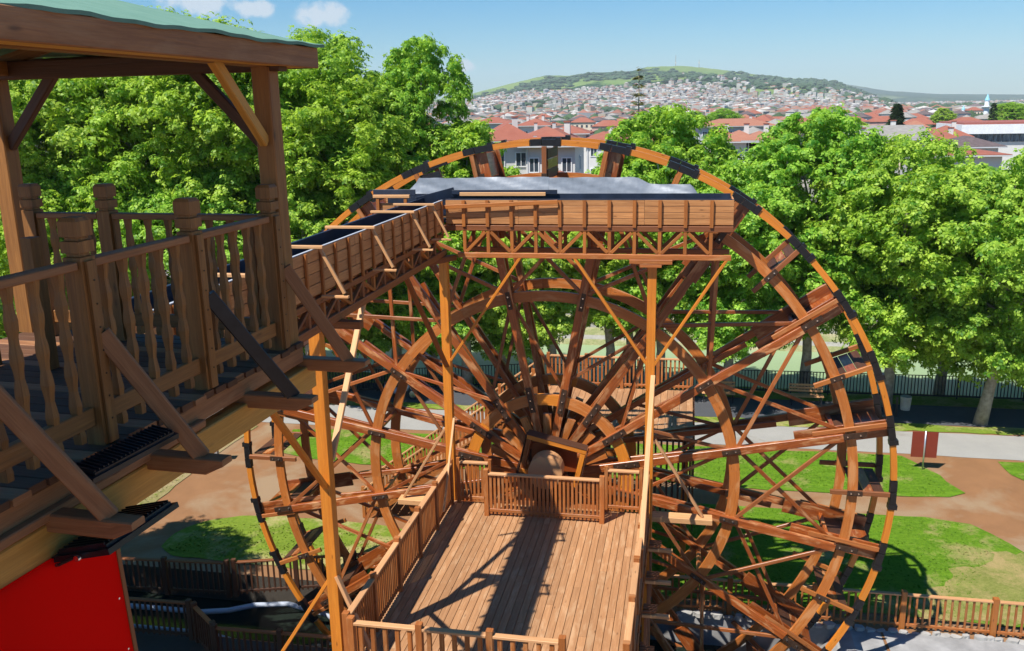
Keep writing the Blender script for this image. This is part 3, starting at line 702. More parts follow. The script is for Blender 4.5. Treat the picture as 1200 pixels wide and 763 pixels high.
# wrinkled silver splash sheet
sh = MB(); V = []; nx_ = 90; nz_ = 8
def shtop(x):
    if x < -6.2: return -1.62 - .35 * ((-6.2 - x) / .4)
    if x < -1.15: return -1.51
    if x < -.85: return -1.51 - .17 * (x + 1.15) / .3
    if x < .05: return -1.68
    return -1.68 - .3 * ((x - .05) / .2)
for i in range(nx_ + 1):
    x = -6.58 + i * 6.83 / nx_
    t = shtop(x) + .004 * math.sin(x * 5.1) + .004 * math.sin(x * 13)
    for j in range(nz_ + 1):
        z = -2.02 + (t + 2.02) * j / nz_
        yy = 19.80 + .14 * (j / nz_) + .02 * math.sin(x * 2.1 + j * .4) * (j / nz_) + .006 * math.sin(x * 9 + j * 1.9)
        V.append((x, yy, CAMZ + z))
cuts_ = [0, 24, 46, 72, nx_]
for q_ in range(4):
    i0, i1 = cuts_[q_], cuts_[q_ + 1]; vv = [(v[0], v[1] - .006 * (q_ % 2), v[2] + .012 * (q_ % 2)) for v in V[i0 * (nz_ + 1):(i1 + 1) * (nz_ + 1)]]
    F = [(i * (nz_ + 1) + j, (i + 1) * (nz_ + 1) + j, (i + 1) * (nz_ + 1) + j + 1, i * (nz_ + 1) + j + 1) for i in range(i1 - i0) for j in range(nz_)]
    put('splash_sheet', mesh('splash_sheet', vv, F, ['silver_sheet'], smooth=True), fl)
V2 = [(v[0], v[1] + .02, v[2]) for v in V]
for x in (-6.2, -4.3, -2.4, -.6): beam('sheet_batten', fl, (x, 19.98, RB), (x, 20.0, CAMZ - 1.72), .06, .04, 'brown_wood', up=(0, 1, 0))

# ------------------------------------------------------------------ water wheel
RA, RBr, RC, RD = 8.0, 7.12, 4.47, 1.93
YW0, YW1 = 20.2, 21.80
C0 = Vector((CX, 0, CZ))
wh = thing('waterwheel', 'huge varnished wooden water wheel with double rims and sixteen pairs of spokes', 'water wheel', (CX, 21, CAMZ - 17))
def arc_mesh(r, wr, ty, a0, a1, n_, mat):
    key = ('arc', r, wr, ty, round(a1 - a0, 4), n_, mat)
    if key in BC: return BC[key]
    h = (a1 - a0) / 2; V = []; F = []; UV = []
    for i in range(n_ + 1):
        a = -h + 2 * h * i / n_
        for rr, yy in ((r - wr / 2, -ty / 2), (r + wr / 2, -ty / 2), (r + wr / 2, ty / 2), (r - wr / 2, ty / 2)):
            V.append((rr * math.cos(a), yy, rr * math.sin(a)))
    per = [0, wr, wr + ty, 2 * wr + ty, 2 * wr + 2 * ty]
    for i in range(n_):
        u0, u1 = r * 2 * h * i / n_, r * 2 * h * (i + 1) / n_
        for k in range(4):
            j = (k + 1) % 4; F.append((i * 4 + k, i * 4 + j, (i + 1) * 4 + j, (i + 1) * 4 + k)); UV += [(u0, per[k]), (u0, per[k + 1]), (u1, per[k + 1]), (u1, per[k])]
    F.append((3, 2, 1, 0)); F.append((n_ * 4, n_ * 4 + 1, n_ * 4 + 2, n_ * 4 + 3)); UV += [(0, 0), (.1, 0), (.1, .1), (0, .1)] * 2
    me = mesh('arc', V, F, [mat], None, UV)
    # make sure the faces look outwards
    import bmesh
    bm = bmesh.new(); bm.from_mesh(me); bmesh.ops.recalc_face_normals(bm, faces=bm.faces[:]); bm.to_mesh(me); bm.free()
    BC[key] = me; return me
def arc(name, r, wr, ty, y, amid, span, n_, mat):
    mw = Matrix.Translation((CX, y, CZ)) @ Matrix.Rotation(-amid, 4, 'Y')
    return put(name, arc_mesh(r, wr, ty, -span / 2, span / 2, n_, mat), wh, mw)
def wp(r, a, y, off=0):     # off = tangential offset
    return Vector((CX + r * math.cos(a) - off * math.sin(a), y, CZ + r * math.sin(a) + off * math.cos(a)))
st_ = 2 * pi / 32
def plate_mesh(L, w_, t, nb):
    key = ('plate', L, w_, t, nb)
    if key in BC: return BC[key]
    q = MB(); q.box((L / 2, 0, 0), (L, t, w_), 'plate_iron')
    for k in range(nb):
        x = L * (k + .5) / nb
        q.cyl((x, -t / 2, 0), (x, -t / 2 - .025, 0), .022, .018, 'bolt_steel', 8)
    me = q.mesh('plate'); BC[key] = me; return me
def plate(r0, r1, a, y, w_, nb, t=.03, name='bolt_plate'):
    p = wp(r0, a, y); x = Vector((math.cos(a), 0, math.sin(a))); yv = Vector((0, 1, 0)); zv = x.cross(yv)
    m_ = Matrix((x, yv, zv)).transposed().to_4x4(); m_.translation = p
    return put(name, plate_mesh(round(r1 - r0, 3), w_, t, nb), wh, m_)
SP0 = math.radians(11.25)
for fi, y in enumerate((YW0, YW1)):
    sgn = -1 if fi == 0 else 1
    for k in range(32):
        a = SP0 + k * st_
        arc('outer_rim_piece', RA, .13, .12, y, a + st_ / 2, st_ * .56, 4, 'orange_wood')
        # black clamp sleeve in two bent halves with stubs
        sl1 = arc('rim_clamp', RA, .15, .15, y, a - st_ * .10, st_ * .27, 2, 'black_metal')
        q = arc('rim_clamp', RA + .015, .20, .17, y, a - st_ * .20, st_ * .07, 1, 'black_metal')
        arc('rim_clamp', RA + .005, .15, .14, y, a + st_ * .125, st_ * .16, 1, 'black_metal')
    for k in range(16):
        a = SP0 + k * 2 * st_
        arc('inner_rim_piece', RBr, .215, .09, y, a + st_, 2 * st_ * .998, 10, 'ring_wood')
        arc('middle_ring_piece', RC, .245, .09, y, a + st_ * .4, 2 * st_ * .998, 8, 'ring_wood')
        arc('hub_ring_piece', RD, .27, .10, y + sgn * .04, a + st_ * .6, 2 * st_ * .995, 4, 'ring_wood' if k % 3 else 'orange_wood')
        ys_ = y + sgn * .10
        j1, j2 = random.uniform(-.03, .03), random.uniform(-.05, .05)
        sp = beam('spoke', wh, wp(.42, a, ys_ - sgn * .02, j1), wp(6.95, a, ys_, j2), .19, .11, 'spoke_wood', up=(0, 1, 0))
        # inner doubled spoke behind, slightly slimmer
        beam('spoke', wh, wp(.42, a, y - sgn * .13, .09), wp(5.6, a, y - sgn * .11, -.06), .14, .08, 'spoke_wood', up=(0, 1, 0))
        plate(RD - .28, RD + .34, a, ys_ + sgn * .07, .13, 3)
        plate(RC - .24, RC + .18, a, ys_ + sgn * .07, .10, 2)
        plate(RBr - .22, RBr + .34, a, y + sgn * .065 + (sgn * .07), .13, 2)
        # X braces to the next spoke
        if k % 2: beam('long_brace', wh, wp(RD + .2, a, y - sgn * .03), wp(RC, a + 2 * st_, y - sgn * .0), .08, .05, 'spoke_wood', up=(0, 1, 0))
        else: beam('long_brace', wh, wp(RC - .1, a, y - sgn * .03), wp(RD + .5, a + 2 * st_, y - sgn * .0), .08, .05, 'brown_wood', up=(0, 1, 0))
        b2 = a + 2 * st_
        beam('cross_brace', wh, wp(RC + .1, a, y + sgn * .02), wp(RBr - random.uniform(.0, .2), b2, y + sgn * .06), .09, .06, 'brace_wood', up=(0, 1, 0))
        beam('cross_brace', wh, wp(RC + .1, b2, y - sgn * .06), wp(RBr - random.uniform(.0, .2), a, y - sgn * .07), .09, .06, 'spoke_wood', up=(0, 1, 0))
        # wide boards at the spoke end and slim arms between
        beam('spoke_end_board', wh, wp(5.9, a, y - sgn * .075, .02), wp(RA - .08, a, y - sgn * .075, .02), .40, .05, 'spoke_wood', up=(0, 1, 0))
        beam('spoke_end_strip', wh, wp(6.3, a, y + sgn * .07, .15), wp(RA - .09, a, y + sgn * .07, .15), .10, .05, 'rail_wood', up=(0, 1, 0))
        c_ = a + st_
        beam('paddle_arm', wh, wp(6.62, c_, y + sgn * .085), wp(RA - .08, c_, y + sgn * .085), .11, .07, 'brown_wood' if k % 2 else 'stud_wood', up=(0, 1, 0))
        plate(RBr - .13, RBr + .2, c_, y + sgn * .13, .12, 2)
for k in range(32):
    a = SP0 + k * st_; off = -.05
    n_ = 2 if k % 2 == 0 else 3
    r0, r1 = (6.75, 7.9) if k % 2 == 0 else (7.16, 7.86)
    for j in range(n_ * 2 - 2 if k % 2 == 0 else n_):
        m_ = n_ * 2 - 2 if k % 2 == 0 else n_
        ra, rb = r0 + (r1 - r0) * j / m_, r0 + (r1 - r0) * (j + 1) / m_
        p = wp((ra + rb) / 2, a, YW0 + .05, off); q = wp((ra + rb) / 2, a, YW1 - .05, off)
        beam('paddle_board', wh, p, q, .03, rb - ra - .012, 'spoke_wood' if j % 2 else 'dark_wood', up=(math.cos(a), 0, math.sin(a)))
    if k % 2 == 0:
        for rr in (RC, RBr - .3):
            beam('cross_tie', wh, wp(rr, a, YW0), wp(rr, a, YW1), .09, .09, 'spoke_wood', up=(math.cos(a), 0, math.sin(a)))
# hub: axle drum, discs and a turned box frame
q = MB(); AZ = CZ + .0
q.cyl((CX, 19.72, CZ), (CX, 22.5, CZ), .52, .52, 'dark_wood', 24); q.build('axle_core', wh)
for y in (20.05, 20.6, 21.3, 21.95):
    q = MB(); q.cyl((CX, y, CZ), (CX, y + .09, CZ), 0.78, 0.78, 'dark_wood', 24); q.build('hub_plate', wh)
for y in (20.2, 21.8):
    for k in range(16):
        a = SP0 + st_ + k * 2 * st_
        beam('hub_wedge', wh, wp(.75, a, y), wp(1.55, a, y), .2, .12, 'ring_wood', up=(0, 1, 0))
q = MB()
q.cyl((CX + .12, 18.98, CZ + .52), (CX + .12, 19.42, CZ + .52), .40, .40, 'rail_cap_wood', 28); q.build('axle_end_drum', wh)
rz = math.radians(-13); hc = Vector((CX + .22, 19.62, CZ + .62)); hw, hh_ = .66, .44
cs = [Vector((s_ * hw * math.cos(rz) - t_ * hh_ * math.sin(rz), 0, s_ * hw * math.sin(rz) + t_ * hh_ * math.cos(rz))) for s_, t_ in ((-1, -1), (1, -1), (1, 1), (-1, 1))]
for i in range(4):
    a_, b_ = hc + cs[i], hc + cs[(i + 1) % 4]
    beam('hub_box_rail', wh, a_, b_, .12, .3, 'orange_wood' if i != 3 else 'spoke_wood', up=(0, 1, 0), ext=-.07 if i % 2 else .06)
    o_ = cs[i] * .115 + cs[(i + 1) % 4] * .115
    beam('hub_box_trim', wh, a_ + o_ * .6, b_ + o_ * .6, .02, .32, 'dark_wood', up=(0, 1, 0), ext=.07 if i % 2 == 0 else .0)
q = MB(); q.box((CX + .22, 19.8, CZ + .6), (1.1, .04, .7), 'spoke_wood'); q.build('hub_box_back', wh)
# bearing stands between the decks and the wheel
bs = thing('bearing_stand', 'heavy timber stand carrying the near end of the wheel axle', 'stand', (CX, 19.3, -5))
beam('cross_beam', bs, (CX - 1.3, 19.28, DZ - .3), (CX + 1.3, 19.28, DZ - .3), .3, .3, 'brown_wood')
for s_ in (-1, 1): beam('leg', bs, (CX + s_ * 1.0, 19.28, -4.6), (CX + s_ * 1.0, 19.28, DZ - .46), .25, .25, 'brown_wood', up=(0, 1, 0))
bs = thing('bearing_stand', 'heavy timber stand carrying the far end of the wheel axle', 'stand', (CX, 22.4, 0))
beam('cross_beam', bs, (CX - 1.3, 22.45, DZ - .75), (CX + 1.3, 22.45, DZ - .75), .3, .3, 'brown_wood')
for s_ in (-1, 1): beam('leg', bs, (CX + s_ * 1.0, 22.45, 0), (CX + s_ * 1.0, 22.45, DZ - .91), .25, .25, 'brown_wood', up=(0, 1, 0))

# ------------------------------------------------------------------ viewing pavilion on the left
GP = Vector((-3.109, 5.125, CAMZ)); gg = Vector((.053, .9986, 0)).normalized(); gn = Vector((gg.y, -gg.x, 0))
def gz(u, v, z): return GP + gg * u + gn * v + Vector((0, 0, z))
FZ = -1.755
pav = thing('viewing_pavilion', 'dark timber viewing pavilion with green felt roof on the left', 'pavilion', (-4.2, 4, 0))
gup = gg
# floor planks, rim joist, big yellow beam
k = 0; u = -4.2
while u < 1.28:
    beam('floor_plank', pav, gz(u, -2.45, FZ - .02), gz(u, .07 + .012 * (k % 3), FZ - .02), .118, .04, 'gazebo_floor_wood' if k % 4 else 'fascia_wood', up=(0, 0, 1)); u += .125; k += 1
beam('rim_joist', pav, gz(-4.2, .03, FZ - .11), gz(1.25, .03, FZ - .11), .06, .13, 'fascia_wood')
beam('rim_joist', pav, gz(1.28, .03, FZ - .11), gz(1.28, -2.3, FZ - .11), .06, .13, 'gazebo_wood')
beam('main_beam', pav, gz(-5.0, .02, FZ - .325), gz(1.40, .02, FZ - .325), .12, .20, 'beam_wood')
beam('main_beam', pav, gz(-5.0, -2.1, FZ - .325), gz(1.40, -2.1, FZ - .325), .12, .20, 'beam_wood')
for u in (-3.0, -2.0, -1.0, 0, 1.0): beam('floor_joist', pav, gz(u + .08, -2.0, FZ - .11), gz(u + .08, -.06, FZ - .11), .07, .12, 'gazebo_wood')
beam('wiring_board', pav, gz(-4, .085, FZ - .19), gz(-.2, .085, FZ - .17), .05, .05, 'fascia_wood')
# outriggers with struts
for i, u in enumerate((-2.6, -1.52, -.72, .40, 1.32)):
    u_ = u
    beam('outrigger', pav, gz(u_, -.5, FZ - .22 + .004 * i), gz(u_, .58, FZ - .22 + .004 * i), .10, .10, 'fascia_wood', point=.12)
for i, (u0, u1) in enumerate(((-3.0, -2.6), (-1.85, -1.52), (-1.02, -.72), (.0, .40), (1.03, 1.32))):
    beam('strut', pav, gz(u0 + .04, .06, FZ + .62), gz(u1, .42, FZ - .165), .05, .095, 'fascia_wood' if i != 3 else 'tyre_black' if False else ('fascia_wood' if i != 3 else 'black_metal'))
# railing posts with grooved heads
def rail_post(u, v, top=1.25, cap=True):
    p = gz(u, v, FZ); x = .056
    prof = []
    def ring(s_): return [(-s_, -s_), (s_, -s_), (s_, s_), (-s_, s_)]
    H = top
    for z, s_ in ((-.0, x), (H - .21, x), (H - .205, x * .72), (H - .19, x * .72), (H - .185, x * 1.04), (H - .125, x * 1.04), (H - .12, x * .72), (H - .105, x * .72), (H - .10, x * 1.04), (H - .02, x * 1.04), (H, x * .8)):
        prof.append((z, ring(s_)))
    V, F, UV = prism(prof)
    key = ('rp', top)
    if key not in BC: BC[key] = mesh('rail_post', V, F, ['gazebo_wood'], None, UV)
    m_ = frame_mw(p, p + Vector((0, 0, 1)), gg)
    o = put('rail_post', BC[key], pav, m_)
    beam('post_facing', pav, gz(u + .0, v + .056 + .011, FZ + .01), gz(u, v + .056 + .011, FZ + H - .23), .07, .02, 'beam_wood' if False else 'gazebo_wood', up=gn)
    return o
def wavy(L):
    key = ('wavy', L)
    if key in BC: return BC[key]
    prof = []; n_ = 22
    for i in range(n_ + 1):
        t = i / n_; s_ = .021 + .005 * math.sin(t * 2 * pi * 5.2 + .5); s2 = .018 + .003 * math.sin(t * 2 * pi * 5.2 + .5)
        prof.append((L * t, [(-s_, -s2), (s_, -s2), (s_, s2), (-s_, s2)]))
    V, F, UV = prism(prof); BC[key] = mesh('baluster', V, F, ['gazebo_wood'], None, UV); return BC[key]
def bay(uv0, uv1, n_, hz=1.0):
    a, b_ = gz(*uv0, FZ), gz(*uv1, FZ); d = (b_ - a).normalized()
    a2, b2 = a + d * .07, b_ - d * .07
    up = Vector((0, 0, 1))
    beam('hand_rail', pav, a2 + up * hz, b2 + up * hz, .09, .045, 'fascia_wood')
    beam('lower_rail', pav, a2 + up * .17, b2 + up * .17, .045, .105, 'gazebo_wood')
    for k in range(n_):
        p = a2.lerp(b2, (k + .6) / (n_ + .2)) + Vector((0, 0, .05)) 
        side = d.cross(up) * .0
        put('baluster', wavy(.93), pav, frame_mw(p, p + up, d))
us = [-3.05, -2.02, -1.0, 0, 1.0]
for u in us: rail_post(u, 0)
for i in range(4): bay((us[i], 0), (us[i + 1], 0), 5)
vs_ = [-1.15, -1.72, -2.0]
for v in (-1.43, -2.13): rail_post(1.05, v, 1.25)
bay((1.05, 0), (1.05, -1.43), 7); bay((1.05, -1.43), (1.05, -2.13), 3)
for v in (-1.6, -1.1): beam('inner_post', pav, gz(.2, v - .3, FZ), gz(.2, v - .3, FZ + .95), .1, .1, 'gazebo_wood', up=gg)
def heads(L, n_=3):
    key = ('heads', L)
    if key not in BC:
        q = MB()
        for k in range(n_): q.cyl((0, 0, L * (k + .5) / n_), (0, .004, L * (k + .5) / n_), .006, .005, 'plate_iron', 6)
        BC[key] = q.mesh('nail_heads')
    return BC[key]
for u in us:
    p = gz(u, .056 + .0215, FZ + .08)
    put('nail_heads', heads(.9, 7), pav, Matrix.Translation(p) @ Matrix.Rotation(math.atan2(gn.y, gn.x) - pi / 2, 4, 'Z'))
# roof posts, plates, braces
for u, v in ((1.17, -.03), (1.17, -2.42), (-2.15, -.03 - 0), (-2.15, -2.42)):
    beam('roof_post', pav, gz(u, v, FZ), gz(u, v, .33), .145, .145, 'gazebo_wood', up=gg)
for v in (-.03, -2.28):
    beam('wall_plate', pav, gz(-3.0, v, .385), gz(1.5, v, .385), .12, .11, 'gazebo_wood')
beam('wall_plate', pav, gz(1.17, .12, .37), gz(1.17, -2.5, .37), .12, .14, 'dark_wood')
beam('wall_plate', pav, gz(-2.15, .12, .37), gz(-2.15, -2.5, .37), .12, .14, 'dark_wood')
beam('roof_brace', pav, gz(1.09, -.03, -.2), gz(.45, -.0, .36), .06, .085, 'beam_wood')  # lit braces get a lighter wood, the light being put into the colour
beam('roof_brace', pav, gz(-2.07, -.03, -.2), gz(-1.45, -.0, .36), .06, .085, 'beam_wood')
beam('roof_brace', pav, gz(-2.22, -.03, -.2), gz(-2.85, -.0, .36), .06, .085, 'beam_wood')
beam('roof_brace', pav, gz(1.17, -.09, -.22), gz(1.17, -.62, .33), .085, .06, 'dark_wood', up=gg)  # braces across the back get dark wood, their shade put into the colour
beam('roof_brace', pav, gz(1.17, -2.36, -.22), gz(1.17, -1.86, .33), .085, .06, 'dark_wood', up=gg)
# fascia boards, rafters, roof deck
FX = .20
beam('fascia_board', pav, gz(-3.2, .26, .41), gz(1.545, .20, .405), .045, .15, 'fascia_wood')
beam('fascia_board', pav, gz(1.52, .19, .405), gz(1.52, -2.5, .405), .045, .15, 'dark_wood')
beam('soffit_board', pav, gz(-3.2, .13, .345), gz(1.50, .13, .345), .15, .02, 'beam_wood')
for k in range(9):
    u = 1.2 - k * .5
    beam('rafter', pav, gz(u, .2, .40), gz(u, -1.05, .70), .05, .09, 'gazebo_wood' if k % 2 else 'beam_wood'); beam('rafter', pav, gz(u, -2.5, .40), gz(u, -1.16, .72), .05, .09, 'gazebo_wood')
# felt roof with a wavy drooping edge
SL = .27; ridge_v = -1.16; half = 1.40
V = []; F = []; nu = 60; nv = 10
def roofz(u, v):
    return .50 + SL * min(half - abs(v - ridge_v), max(0, 1.58 - u), half)
for i in range(nu + 1):
    for j in range(-nv, nv + 1):
        v = ridge_v + half * j / nv; u = -3.4 + (1.58 + 3.4) * (i / nu)
        z = roofz(u, v)
        if abs(j) == nv: z += .006 * math.sin(u * 5.3 + 1.1) + .004 * math.sin(u * 17) - .004; v += math.copysign(.02 + .006 * math.sin(u * 9), j)
        if i == nu: z += .012 * math.sin(v * 8) + .006 * math.sin(v * 21)
        V.append(gz(u, v, z))
c_ = 2 * nv + 1
for i in range(nu):
    for j in range(2 * nv): F.append((i * c_ + j, i * c_ + j + 1, (i + 1) * c_ + j + 1, (i + 1) * c_ + j))
top = len(V)
V += [v - Vector((0, 0, .022)) for v in V[:top]]
F += [tuple(reversed([q + top for q in f_])) for f_ in F[:]]
for i in range(nu):
    for j in (0, 2 * nv):
        a_, b_ = i * c_ + j, (i + 1) * c_ + j
        F.append((a_, b_, b_ + top, a_ + top))
for j in range(2 * nv):
    a_ = nu * c_ + j; F.append((a_, a_ + 1, a_ + 1 + top, a_ + top))
put('roof_felt', mesh('roof_felt', V, F, ['green_felt']), pav)
beam('roof_deck', pav, gz(-3.3, -.40, .55), gz(1.2, -.40, .55), 1.2, .02, 'gazebo_wood', up=(Vector((0, 0, 1)) + gn * .27))
# tower legs and the red panel that hangs under the beam
for u, v in ((-4.4, -.1), (-1.95, -.12), (-4.4, -2.1), (-1.95, -2.1)):
    beam('tower_leg', pav, gz(u, v, FZ - .42) * 1, Vector((gz(u, v, 0).x, gz(u, v, 0).y, 0)), .16, .16, 'orange_wood', up=gg)
beam('electric_cable', pav, gz(-.98, -2.25, .2), gz(-.90, -2.05, -.6), .008, .008, 'fence_black')
rp = thing('red_panel', 'big plain red panel hanging under the pavilion floor at the bottom left corner', 'panel', gz(-2, .1, -3.9))
q = MB(); p0, p1 = gz(-4.3, .075, 0), gz(-1.125, .075, 0)
def wallq(name, pts, th, mat, parent):
    V = [Vector(p) for p in pts] + [Vector(p) - gn * th for p in pts]; n_ = len(pts)
    F = [tuple(range(n_)), tuple(range(2 * n_ - 1, n_ - 1, -1))] + [(i, i + n_, (i + 1) % n_ + n_, (i + 1) % n_) for i in range(n_)]
    me = mesh(name, V, F, [mat])
    import bmesh
    bm = bmesh.new(); bm.from_mesh(me); bmesh.ops.recalc_face_normals(bm, faces=bm.faces[:]); bm.to_mesh(me); bm.free()
    return put(name, me, parent)
wallq('face', [gz(-4.3, .10, -2.08), gz(-1.15, .10, -2.17), gz(-1.03, .10, -4.4), gz(-4.3, .10, -4.4)], .015, 'red_panel', rp)
wallq('edge_trim', [gz(-1.148, .106, -2.185), gz(-1.12, .106, -2.185), gz(-1.0, .106, -4.4), gz(-1.028, .106, -4.4)], .03, 'brown_wood', rp)
for z in (-2.3, -2.62, -2.95, -3.3):
    q = MB(); f_ = (z + 2.19) / -2.21; p = gz(-1.19 + .12 * f_, .101, z); q.cyl(p, p + gn * .004, .006, .006, 'bolt_steel', 8); q.build('screw', rp)
# floodlights clamped to the wiring board
def flood(label, c, w_, h_, tilt, yaw, ribs, mat='black_metal'):
    t = thing('floodlight', label, 'floodlight', c)
    m_ = Matrix.Translation(c) @ Matrix.Rotation(yaw, 4, 'Z') @ Matrix.Rotation(tilt, 4, 'X')
    q = MB(); q.box((0, 0, 0), (w_, h_, .03), mat); q.box((0, 0, .022), (w_ * .92, h_ * .86, .02), mat)
    put('housing', q.mesh('housing'), t, m_)
    for k in range(ribs):
        q = MB(); q.box((0, 0, 0), (.008, h_ * .8, .012), mat)
        put('cooling_fin', q.mesh('fin') if k == 0 and 'fin' not in BC else BC.get(('fin', h_)) or q.mesh('fin'), t, m_ @ Matrix.Translation((-w_ * .45 + w_ * .9 * k / (ribs - 1), 0, .037)))
    q = MB(); q.box((0, 0, -.018), (w_ * .9, h_ * .86, .006), 'window_glass'); put('lens', q.mesh('lens'), t, m_)
    V, F = tube([(-w_ / 2 - .01, h_ * .1, 0), (-w_ / 2 - .02, h_ * .35, -.02), (-w_ / 2 + .03, h_ * .6, -.04), (0, h_ * .66, -.05)], [.009] * 4, 6)
    put('bracket', mesh('bracket', V, F, ['black_metal']), t, m_)
    V, F = tube([(w_ / 2 + .01, h_ * .1, 0), (w_ / 2 + .02, h_ * .35, -.02), (w_ / 2 - .03, h_ * .6, -.04), (0, h_ * .66, -.05)], [.009] * 4, 6)
    put('bracket', mesh('bracket', V, F, ['black_metal']), t, m_)
    q = MB(); q.cyl((-w_ / 2 - .012, 0, 0), (-w_ / 2 - .03, 0, 0), .016, .016, 'bolt_steel', 10); put('bolt', q.mesh('bolt'), t, m_)
flood('black finned floodlight lying along the pavilion edge above the outriggers', gz(-1.17, .27, FZ + .015), .66, .17, math.radians(8), math.radians(84), 20)
flood('black finned floodlight hanging below the pavilion edge just above the red panel', gz(-1.30, .27, FZ - .37), .56, .36, math.radians(-14), math.radians(86), 16)

# ------------------------------------------------------------------ park fences
fence('rail fence with orange posts along the concrete pit edge at the right', (-3.0, 22.2), (14.5, 22.2), 0, 1.0, [i / 8 for i in range(9)], .175, pw=.14, bal=(.04, .04), postmat='stud_wood')
fL = 'shade-toned wooden fences round the pool below the pavilion'
fence('shaded wooden fence on the far bank of the pool, left run', (-20, 20.3), (-12.5, 22.3 - 1.45), 0, 1.05, [0, .25, .5, .74, .99], .16, 'dark_wood', 'brown_wood', pw=.13, bal=(.04, .04))  # pool fences use dark wood so that their shade sits in the colour
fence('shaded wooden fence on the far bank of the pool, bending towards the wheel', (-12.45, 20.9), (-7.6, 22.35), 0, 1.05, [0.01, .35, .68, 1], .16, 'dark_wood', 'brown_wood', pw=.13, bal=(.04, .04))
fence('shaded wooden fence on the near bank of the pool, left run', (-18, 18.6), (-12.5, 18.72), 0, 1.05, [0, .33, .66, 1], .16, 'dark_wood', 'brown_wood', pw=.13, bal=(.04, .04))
fence('short jog in the near pool fence, stepping towards the viewer', (-12.38, 18.7), (-11.3, 17.85), 0, 1.05, [.08, .95], .16, 'dark_wood', 'rail_wood', pw=.13, bal=(.04, .04))
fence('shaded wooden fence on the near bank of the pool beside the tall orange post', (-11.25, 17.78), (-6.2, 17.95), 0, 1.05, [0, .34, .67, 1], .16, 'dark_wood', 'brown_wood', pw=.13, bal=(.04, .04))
p_ = thing('water_pipe', 'long white pipe lying along the far edge of the dark pool', 'pipe', (-14, 20.2, -.2))
pts = [(-20, 19.9, -.12), (-17, 20.05, -.14), (-15.1, 20.15, -.15), (-13.2, 20.25, -.2), (-12.4, 20.4, -.16), (-11.8, 20.75, -.15), (-10.9, 21.05, -.2), (-9.8, 21.1, -.45), (-8.9, 21.0, -.9)]
V, F = tube(pts, [.075] * len(pts), 8); put('tube', mesh('tube', V, F, ['pipe_shaded_white'], smooth=True), p_)
pts = [(-18, 19.25, -.2), (-12.5, 19.4, -.25), (-11, 18.6 + .5, -.3), (-7, 19.15, -.35)]
p_ = thing('water_pipe', 'white pipe glimpsed behind the balusters of the nearest pool fence', 'pipe', (-12, 19.2, -.3))
V, F = tube(pts, [.06] * len(pts), 8); put('tube', mesh('tube', V, F, ['pipe_shaded_white'], smooth=True), p_)
# black river railing in three stretches
rg = 'black metal railings along the river'
for lb, a, b_, n_ in (('left stretch of black river railing, seen through the wheel spokes', (-30, 37.4), (-17.3, 38.95), 5), ('oblique middle stretch of black river railing behind the far deck', (-17.2, 39.0), (-7.6, 41.7), 4), ('long stretch of black river railing across the right of the photo', (-7.5, 41.75), (15.2, 42.2), 8), ('far right stretch of black river railing beyond the leaning tree', (15.3, 42.2), (32, 42.2), 6)):
    Lb = math.dist(a, b_)
    fence(lb, a, b_, 0, 1.1, [i / n_ for i in range(n_ + 1)], .145, 'fence_black', 'fence_black', rg, pw=.07, bal=(.035, .03), name='metal_railing', posttop=.05, stub=.1, cat='railing', rt=.03, rw=.05)

# ------------------------------------------------------------------ small park furniture
s_ = thing('park_sign', 'dark red square sign board on a thin steel pole, seen from behind on the lawn', 'sign', (8.84, 33.27, 0))
V, F = tube([(8.84, 33.27, 0), (8.84, 33.27, 1.55)], [.03, .03], 10); put('pole', mesh('pole', V, F, ['sign_steel'], smooth=True), s_)
for dx in (0,): beam('board', s_, (8.84 + dx, 33.31, .5), (8.84 + dx, 33.31, 1.5), .90, .025, 'sign_red', up=(0, 1, 0))
i_ = thing('info_stand', 'small stone pedestal with a pale sloping top beside the left path', 'stand', (-18.3, 30.1, 0))
q = MB(); q.box((-18.3, 30.1, .45), (.5, .22, .9), 'stone_grey', .2); q.build('pedestal', i_)
q = MB(); q.box((-18.3, 30.1, .97), (.75, .35, .1), 'concrete', .2); q.build('top', i_)
def bench(label, x, y, rz):
    t = thing('park_bench', label, 'bench', (x, y, 0)); c_, s2 = math.cos(rz), math.sin(rz)
    R = lambda a, b2, z: Vector((x + a * c_ - b2 * s2, y + a * s2 + b2 * c_, z))
    for k in range(4): beam('seat_slat', t, R(-.75, -.18 + k * .12, .45), R(.75, -.18 + k * .12, .45), .09, .035, 'rail_cap_wood')
    for k in range(3): beam('back_slat', t, R(-.75, .26 + k * .03, .6 + k * .13), R(.75, .26 + k * .03, .6 + k * .13), .03, .1, 'rail_cap_wood')
    for a in (-.65, .65):
        beam('leg', t, R(a, -.18, 0), R(a, -.18, .43), .05, .05, 'fence_black', up=(1, 0, 0)); beam('leg', t, R(a, .24, 0), R(a, .34, .95), .05, .05, 'fence_black', up=(1, 0, 0))
bench('slatted bench in the tree shade by the river railing, right of the wheel ring', 1.6, 40.3, 0); bench('slatted bench in the shade behind the upper right of the wheel', 5.5, 40.4, 0)
b_ = thing('litter_bin', 'small grey litter bin on a post in the shaded riverside road', 'bin', (9.5, 39.3, 0))
q = MB(); q.cyl((9.5, 39.3, .35), (9.5, 39.3, .95), .2, .24, 'stone_grey', 12); q.build('bucket', b_); q = MB(); q.box((9.15, 39.3, .45), (.07, .07, .9), 'fence_black'); q.build('post', b_)
